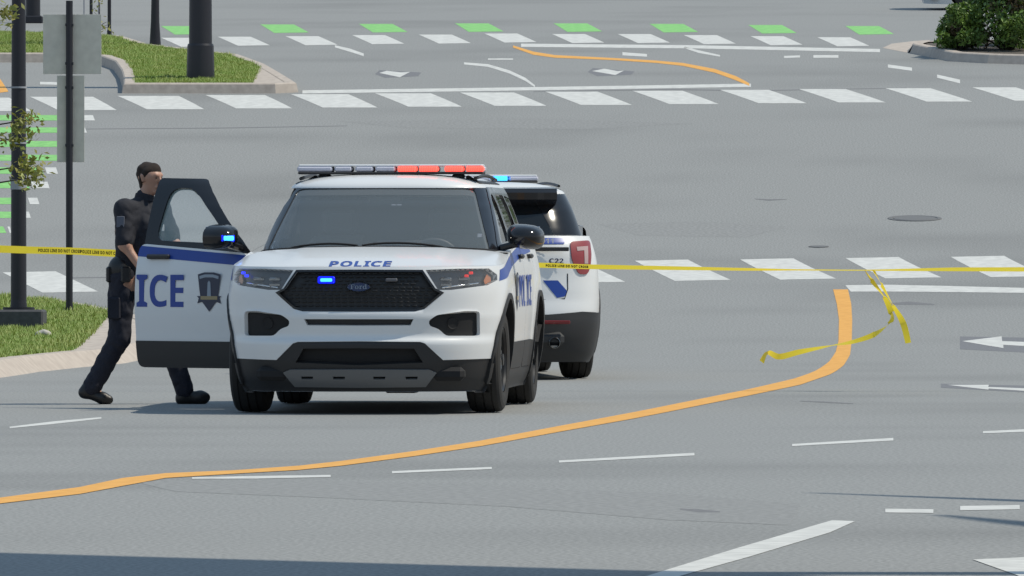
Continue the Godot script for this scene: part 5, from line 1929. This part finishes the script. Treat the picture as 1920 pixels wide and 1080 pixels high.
func build_markings() -> void:
	var g := group_of("crosswalk", "white crosswalk stripes behind the parked police cars")
	for p in CROSS_MID:
		sheet("stripe", pairs(p), 0.002, MAT.paint_white, g)
	g = group_of("crosswalk", "white crosswalk stripes below the far stop line")
	for p in CROSS_FAR:
		sheet("stripe", pairs(p), 0.002, MAT.paint_white, g)
	g = group_of("crosswalk", "farthest white crosswalk stripes at the top of the hill")
	for p in CROSS_TOP:
		sheet("stripe", pairs(p), 0.002, MAT.paint_white, g)
	g = group_of("bicycle_crossing", "row of green bicycle crossing blocks at the top of the hill")
	for p in GREEN_TOP:
		sheet("block", pairs(p), 0.002, MAT.paint_green, g)
	g = group_of("bicycle_crossing", "green bicycle crossing bars with white ends at the left edge")
	for p in GREEN_LEFT:
		sheet("bar", pairs(p), 0.002, MAT.paint_green, g)
	for p in WHITE_LEFT:
		sheet("white_block", pairs(p), 0.002, MAT.paint_white, g)
	for i in STOP_LINES.size():
		structure(sheet("stop_line", pairs(STOP_LINES[i]), 0.002, MAT.paint_white, self), ["white stop line right of the orange line", "far white stop line above the middle crosswalk", "farthest white stop line below the green blocks"][i])
	for i in YELLOW_LINES.size():
		structure(sheet("centre_line", pairs(YELLOW_LINES[i]), 0.003, MAT.paint_yellow, self), ["long curved orange centre line in the foreground", "far curved orange line between the stop lines", "short orange line at the left edge"][i])
	g = group_of("lane_lines", "white lane dashes and turn guide lines")
	for p in LANE_LINES:
		sheet("dash", pairs(p), 0.002, MAT.paint_white, g)
	g = group_of("dark_road_patches", "darker asphalt rectangles around the painted arrows")
	for p in DARK_PATCHES:
		sheet("patch", pairs(p), 0.001, MAT.asphalt_dark, g)
	g = group_of("lane_arrows", "white painted lane arrows")
	for p in ARROWS:
		sheet("arrow", pairs(p), 0.0025, MAT.paint_white, g)
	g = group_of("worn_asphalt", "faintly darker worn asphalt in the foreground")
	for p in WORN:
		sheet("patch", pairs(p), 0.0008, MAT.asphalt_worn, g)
	structure(sheet("concrete_apron", pairs(APRON), 0.002, MAT.concrete, self), "pale concrete apron at the tip of the far right island")
	g = group_of("road_seams_and_marks", "dark tar seams, repairs and flat dark marks on the asphalt")
	for p in SEAMS_AND_MARKS:
		sheet("seam", pairs(p), 0.001, MAT.tar, g)  # seams, and one short dark strip
	for q in [[4.925, 104.379, 0.33, "large round manhole cover right of the police cars"], [3.627, 100.925, 0.12, "small round valve cover above the orange line end"]]:
		var mb := MB.new()
		var nn := Vector3(0, 1, gh(q[1] + 0.5) - gh(q[1] - 0.5)).normalized()
		mb.lathe(on(q[0], q[1], 0.0), nn, [[-0.02, q[2]], [0.008, q[2]], [0.008, q[2] * 0.86], [0.002, q[2] * 0.85], [0.002, q[2] * 0.80], [0.009, q[2] * 0.79], [0.009, 0.0]], 32)
		tag(put("manhole_cover", mb, MAT.iron), q[3], "manhole cover")

func build_islands() -> void:
	island("near grassed island at the left behind the officer", ISLAND_NEAR, [-4.17, 60.0, -2.0, 60.0, -2.0, 110.0, -4.17, 110.0], Vector2(-5.7, -3.9), 14000, 0.065, 5, true, 0.16)
	island("far grassed island at the upper left", ISLAND_FAR, [-3.65, 100.0, -1.0, 100.0, -1.0, 150.0, -3.75, 150.0], Vector2(-8.6, -3.2), 16000, 0.055, 6, true)
	island("far kerbed island with shrubs at the upper right", ISLAND_RIGHT, [5.0, 100.0, 5.9, 100.0, 5.9, 160.0, 5.0, 160.0], Vector2.ZERO, 0, 0.1, 7, false, 0.06)

func place_car(o: Node3D, x: float, d: float, yaw: float) -> void:
	var fw := Vector3(sin(yaw), 0, cos(yaw))
	var c := on(x, d)
	var a := c + fw * AXLE
	var b := c - fw * AXLE
	a.y = gh(-a.z)
	b.y = gh(-b.z)
	var z := (a - b).normalized()
	var xx := Vector3.UP.cross(z).normalized()
	o.transform = Transform3D(Basis(xx, z.cross(xx), z), (a + b) * 0.5 + Vector3(0, 0.002, 0))

func build_vehicles() -> void:
	var a := make_suv("white police car facing the camera with its front door open", {"lit": true, "open": deg_to_rad(53.0), "steer": deg_to_rad(-2.0)})
	place_car(a, -0.918, 63.51, deg_to_rad(-4.3))
	var b := make_suv("white police car seen from behind, parked beyond the taped line", {"older": true})
	place_car(b, -0.455, 77.3, PI + deg_to_rad(6.5))
	make_sedan("white car at the top of the hill, half hidden by the shrubs", Vector2(9.56, 153.4))

func make_sedan(label: String, p: Vector2) -> void:
	var root := thing("parked_car", label, "car", on(p.x, p.y))
	var S := Shell.new([[0.10, 0.84, 2.18, -2.2, 1.3, -1.4], [0.35, 0.88, 2.26, -2.3, 1.3, -1.4], [0.55, 0.90, 2.3, -2.32, 1.3, -1.4], [0.75, 0.90, 2.25, -2.3, 1.3, -1.4], [0.95, 0.86, 2.1, -2.2, 1.2, -1.4]])
	var G := Shell.new([[0.90, 0.80, 1.0, -1.75, 0.4, -1.2], [1.2, 0.68, 0.45, -1.4, 0.0, -1.0], [1.42, 0.58, 0.1, -1.05, -0.2, -0.8]])
	var holes := []
	for sg in [-1.0, 1.0]:
		for az in [1.35, -1.35]:
			holes.append(S.side(fine(ring(az, 0.33, 0.38, 0.1), 0.08), sg))
	var mb := MB.new()
	skin(mb, PackedVector2Array(V([-S.end(), 0.11, S.end(), 0.11, S.end(), 0.94, -S.end(), 0.94])), holes, Vector2(0.12, 0.08), S.at)
	var lid := func(sh: Shell, y: float, up: float) -> Callable:
		return func(q: Vector2) -> Vector3:
			var b: Vector3 = sh.at(Vector2(q.x, y))
			var c0 := Vector3(0, y, clampf(b.z, -1.2, 1.0))
			var o := b.lerp(c0, q.y)
			o.y = y + up * sin(q.y * PI * 0.5)
			return o
	skin(mb, PackedVector2Array(V([-S.end(), 0, S.end(), 0, S.end(), 1, -S.end(), 1])), [], Vector2(0.2, 0.25), lid.call(S, 0.94, 0.05))
	skin(mb, PackedVector2Array(V([-G.end(), 0, G.end(), 0, G.end(), 1, -G.end(), 1])), [], Vector2(0.2, 0.25), lid.call(G, 1.41, 0.05))
	put("body", mb, MAT.white_paint, root)
	mb = MB.new()
	skin(mb, PackedVector2Array(V([-G.end(), 0.92, G.end(), 0.92, G.end(), 1.41, -G.end(), 1.41])), [], Vector2(0.12, 0.1), G.at)
	put("windows", mb, MAT.dark_glass, root)
	mb = MB.new()
	mb.box(Vector3(0, 0.24, 0), Vector3(1.5, 0.1, 4.2), Basis(), 0.02)
	put("underbody", mb, MAT.black_matte, root)
	for sg in [-1.0, 1.0]:
		for az in [1.35, -1.35]:
			mb = MB.new()
			mb.lathe(Vector3(sg * 0.76, 0.33, az), Vector3(sg, 0, 0), [[-0.1, 0.2], [-0.1, 0.30], [-0.08, 0.33], [0.08, 0.33], [0.1, 0.30], [0.1, 0.21], [0.07, 0.2], [0.05, 0.0]], 28)
			put("wheel", mb, MAT.rubber, root)
	var z := Vector3(-1, 0, 0)
	var sl := gh(p.y + 0.5) - gh(p.y - 0.5)
	var yv := Vector3(0, 1, sl).normalized()
	root.transform = Transform3D(Basis(yv.cross(z), yv, z), on(p.x, p.y))

func vec3s(a: Array) -> Array:
	var r := []
	for i in range(0, a.size(), 3):
		r.append(Vector3(a[i], a[i + 1], a[i + 2]))
	return r

func build_tape() -> void:
	var root := thing("barrier_tape", "yellow police tape stretched across the road with loose tails", "tape")
	var mb := MB.new()
	var run := vec3s(TAPE_RUN)
	ribbon(mb, run, 0.072, [0.5, 0.62, 0.66, 0.6, 0.7, 0.8, 0.95, 1.0, 1.12, 1.25, 1.42, 1.45, 1.30, 1.12, 1.05, 1.0])
	put("run", mb, MAT.tape, root)
	mb = MB.new()
	ribbon(mb, vec3s(TAPE_TAIL_A), 0.052, [0.9, 0.6, 1.3, 0.4, 1.5, 0.5, 0.9, 1.45, 0.6, 0.3, 0.9, 0.2])
	put("tail", mb, MAT.tape, root)
	mb = MB.new()
	ribbon(mb, vec3s(TAPE_TAIL_B), 0.052, [1.2, 0.7, 1.3, 0.5, 0.9])
	put("tail", mb, MAT.tape, root)
	# printed words, tilted with the strip
	for w in [[1, 2, 0.64], [2, 3, 0.62], [6, 7, 0.97]]:
		var a: Vector3 = run[w[0]]
		var b: Vector3 = run[w[1]]
		var d := (b - a).normalized()
		var up := (Vector3.UP - d * d.y).normalized().rotated(d, w[2])
		var nn := d.cross(up)
		letters("print", "POLICE LINE DO NOT CROSS", 0.030, Transform3D(Basis(d, up, nn), (a + b) * 0.5 + nn * 0.002 + d * 0.05), MAT.black_matte, root, 0.62)

func post(mb: MB, h: float, r0: float, r1: float, seg := 20) -> void:
	mb.lathe(Vector3(0, -0.05, 0), Vector3.UP, [[0.0, r0], [h, r1], [h, 0.0]], seg)

func build_street_things() -> void:
	# lamp post on its footing, near island
	var p := on(-4.967, 86.0, 0.12)
	var root := thing("lamp_post", "tall black lamp post on a dark concrete footing at the left", "lamp post", p)
	var mb := MB.new()
	mb.box(Vector3(-0.10, 0.09, 0), Vector3(0.72, 0.20, 0.72), Basis(), 0.02)
	put("footing", mb, MAT.concrete_dark, root)
	mb = MB.new()
	mb.lathe(Vector3(-0.005, 0.185, 0), Vector3.UP, [[0.0, 0.16], [0.03, 0.16], [0.03, 0.085], [0.10, 0.080], [8.0, 0.055], [8.0, 0.0]], 24)
	put("pole", mb, MAT.pole_black, root)
	mb = MB.new()
	mb.tube([Vector3(0, 8.1, 0), Vector3(0.1, 8.5, 0), Vector3(0.7, 8.75, 0), Vector3(1.6, 8.8, 0)], [0.05, 0.045, 0.04, 0.035], 10)
	mb.box(Vector3(1.85, 8.78, 0), Vector3(0.7, 0.11, 0.28), Basis(), 0.04)
	put("lamp_head", mb, MAT.pole_black, root)
	for q in [[1.40, 0.10, 0.0], [2.42, 0.018, 0.0], [1.86, 0.018, 0.0]]:
		mb = MB.new()
		mb.lathe(Vector3(-0.005, q[0], 0), Vector3.UP, [[0.0, 0.0], [0.0, 0.0825], [q[1], 0.0825], [q[1], 0.0]], 24)
		put("band" if q[1] < 0.05 else "sticker", mb, MAT.sticker, root)
	# sign seen from behind
	root = thing("road_sign", "grey back of a square sign above a narrow sign on a black post", "sign", on(-4.594, 88.56, 0.12))
	mb = MB.new()
	post(mb, 3.30, 0.036, 0.036)
	put("post", mb, MAT.pole_black, root)
	mb = MB.new()
	mb.box(Vector3(0.028, 2.80, -0.045), Vector3(0.605, 0.62, 0.006), Basis(), 0.001)
	put("sign_plate", mb, MAT.sign_back, root)
	mb = MB.new()
	mb.box(Vector3(0.012, 2.025, -0.045), Vector3(0.285, 0.90, 0.006), Basis(), 0.001)
	put("sign_plate", mb, MAT.sign_back, root)
	mb = MB.new()
	for y in [3.0, 2.6, 2.35, 1.75]:
		mb.box(Vector3(0, y, -0.01), Vector3(0.085, 0.03, 0.078), Basis(), 0.004)
	put("clamps", mb, MAT.pole_black, root)
	# a pale stone in the grass
	mb = MB.new()
	sdf_mesh(mb, [[Vector3(-0.04, 0.02, 0), Vector3(0.04, 0.03, 0.01), 0.05, 0.04], [Vector3(0, 0.05, 0), Vector3(0.02, 0.045, 0.03), 0.035, 0.03]], 0.012, 0.02)
	var o := put("stone", mb, MAT.rock)
	o.position = on(-4.61, 84.0, 0.13)
	tag(o, "small pale stone beside the lamp post footing", "stone")
	# poles and trunks on the far island
	root = thing("signal_pole", "thick black pole with a wide sleeve on the far island", "pole", on(-4.473, 122.54, 0.12))
	mb = MB.new()
	mb.lathe(Vector3(0, 0.3, 0), Vector3.UP, [[0.0, 0.168], [8.0, 0.11], [8.0, 0.0]], 32)
	put("pole", mb, MAT.pole_black, root)
	mb = MB.new()
	mb.lathe(Vector3(0, -0.04, 0), Vector3.UP, [[0.0, 0.205], [0.52, 0.190], [0.55, 0.180], [0.55, 0.15]], 12)
	put("sleeve", mb, MAT.pole_black, root)
	root = thing("signal_pole", "thick black pole behind the square sign at the upper left", "pole", on(-8.144, 145.1, 0.0))
	mb = MB.new()
	mb.lathe(Vector3(0, -0.04, 0), Vector3.UP, [[0.0, 0.125], [8.0, 0.09], [8.0, 0.0]], 28)
	put("pole", mb, MAT.pole_black, root)
	mb = MB.new()
	mb.box(Vector3(0.0, 0.05, 0), Vector3(0.34, 0.14, 0.34), Basis(), 0.02)
	put("base_plate", mb, MAT.pole_black, root)
	for q in [[-6.471, 137.14, 0.030, "black post among the yellow leaves on the far island"], [-6.919, 138.0, 0.012, "thin grey stake just above the square sign, leftmost of three"], [-6.841, 138.7, 0.026, "dark post just above the square sign, middle of three"], [-6.742, 139.2, 0.012, "thin grey stake just above the square sign, rightmost of three"]]:
		mb = MB.new()
		mb.lathe(Vector3(0, -0.05, 0), Vector3.UP, [[0.0, q[2] * 1.3], [0.08, q[2] * 1.3], [0.10, q[2]], [2.4, q[2]], [2.42, q[2] * 0.6], [2.42, 0.0]], 14)
		var po := put("post", mb, MAT.pole_black if q[2] > 0.02 else MAT.sticker)
		po.position = on(q[0], q[1], 0.12)
		tag(po, q[3], "post")
	young_tree(on(-5.538, 132.45, 0.11), "slim tree trunk left of the thick black pole", 3.2, 0.075, 31, 2.2, 500)
	young_tree(on(-5.62, 80.0, 0.11), "young tree with yellow green leaves reaching past the lamp post", 4.6, 0.05, 32, 0.9, 420)
	young_tree(on(-6.60, 136.6, 0.11), "low sapling with yellow leaves beside a black post", 0.7, 0.012, 33, 0.15, 46)
	for q in [[6.90, 130.9, 0.36, 0.66, 41, "low leftmost shrub on the far right island", 4500], [7.62, 130.9, 0.58, 1.25, 42, "taller shrub right of the low shrub on the far right island", 7000], [8.45, 132.2, 0.85, 1.7, 43, "tallest shrub, farthest right on the far right island", 7000]]:
		shrub("shrub", q[5], on(q[0], q[1], 0.11), Vector3(q[2], q[3], 0.8), q[6], q[4], "shrubs on the far right island")

func young_tree(at: Vector3, label: String, h: float, r: float, sd: int, spread: float, leaves: int) -> void:
	var root := thing("young_tree", label, "tree", at)
	var rng := RandomNumberGenerator.new()
	rng.seed = sd
	var tb := MB.new()
	var pts := []
	var rad := []
	for i in 9:
		var t := i / 8.0
		pts.append(Vector3(rng.randfn() * r * 0.35 * t, h * t - 0.03, rng.randfn() * r * 0.35 * t))
		rad.append(r * lerpf(1.25 if i == 0 else 1.0, 0.35, t))
	tb.tube(pts, rad, 12)
	put("trunk", tb, MAT.bark if sd != 31 else MAT.pole_black, root)
	var bb := MB.new()
	var lb := MB.new()
	var ends := []
	if sd == 32:
		# three boughs that reach right into view
		for q in [[1.12, 2.22, 0.05], [1.13, 1.80, -0.1], [0.92, 3.22, 0.0], [1.02, 2.05, 0.1], [1.16, 1.68, 0.0]]:
			ends.append([Vector3(0, q[1] - 0.25, 0), Vector3(q[0], q[1], q[2])])
	else:
		for i in 14:
			var an := rng.randf() * TAU
			var t := rng.randf_range(0.45, 0.98)
			if sd == 33:
				t = rng.randf_range(0.1, 1.0)
			ends.append([Vector3(0, h * t * 0.9, 0), Vector3(cos(an) * spread * rng.randf_range(0.5, 1.0) * (1.3 - t), h * t + spread * 0.3, sin(an) * spread * 0.7 * (1.3 - t))])
	for e in ends:
		var a: Vector3 = e[0]
		var b: Vector3 = e[1]
		var mid := a.lerp(b, 0.5) + Vector3(0, 0.04 * spread, 0)
		bb.tube([a, mid, b], [r * 0.35, r * 0.2, 0.004], 6)
		for k in leaves / ends.size():
			var t := rng.randf_range(0.86, 1.05) if sd == 32 else rng.randf_range(0.35, 1.05)
			var q := a.lerp(b, t) + Vector3(rng.randfn(), rng.randfn(), rng.randfn()) * 0.055 * (1.0 if sd != 31 else 3.0)
			leaf(lb, q, rng.randf_range(0.024, 0.05), rng, Color(0.26, 0.30, 0.07).lerp(Color(0.38, 0.35, 0.10), rng.randf()) * rng.randf_range(0.7, 1.1))
	put("branches", bb, MAT.bark, root)
	put("crown", lb, MAT.leaf, root)

func build_off_frame() -> void:
	# unseen casters added to shade the bottom edge: slab on columns, two lamp arms
	var root := thing("added_shade_slab", "unseen slab on columns beside the camera, added to cast the bottom shadow", "added_shade_slab")
	var foot := PackedVector2Array([Vector2(2.9, 34.45), Vector2(4.3, 33.4), Vector2(6.38, 31.87), Vector2(10.0, 29.2), Vector2(10.0, 25.5), Vector2(2.9, 25.5)])  # outline shaped for the slanted edge of its shadow
	var H := 8.85
	var mb := MB.new()
	var up := []
	var dn := []
	for q in foot:
		up.append(Vector3(q.x, H, -q.y))
		dn.append(Vector3(q.x, H - 0.25, -q.y))
	mb.flat(up, Vector3.UP)
	mb.flat(dn, Vector3.DOWN)
	for i in foot.size():
		var k := (i + 1) % foot.size()
		mb.flat([up[i], up[k], dn[k], dn[i]], (up[i] + up[k]) * 0.5 - Vector3(6.5, H, -29.0))
	put("roof", mb, MAT.wall, root)  # the added slab itself
	for q in [Vector2(4.0, 31.5), Vector2(4.0, 26.5), Vector2(9.2, 26.5), Vector2(9.2, 29.0)]:
		mb = MB.new()
		mb.lathe(on(q.x, q.y, -0.05), Vector3.UP, [[0.0, 0.14], [H + 0.1, 0.14]], 20)
		put("column", mb, MAT.wall, root)
	for q in [[Vector2(8.9, 38.35), Vector2(6.36, 41.83), 7.0, "nearer"], [Vector2(7.55, 35.3), Vector2(6.75, 38.35), 6.9, "other"]]:
		var b := on(q[0].x, q[0].y)
		root = thing("added_street_lamp", "%s street lamp out of view to the right, its arm added to cast a shadow streak" % q[3], "street lamp", b)
		mb = MB.new()
		mb.lathe(Vector3(0, -0.05, 0), Vector3.UP, [[0.0, 0.12], [q[2] + 0.1, 0.09], [q[2] + 0.1, 0.0]], 20)
		put("pole", mb, MAT.pole_black, root)
		mb = MB.new()
		var e := Vector3(q[1].x - q[0].x, q[2], -(q[1].y - q[0].y))  # arm aimed so that its shadow lays a streak on the road
		mb.tube([Vector3(0, q[2], 0), e * Vector3(0.6, 1, 0.6), e], [0.13, 0.10, 0.03], 10)
		put("arm", mb, MAT.pole_black, root)
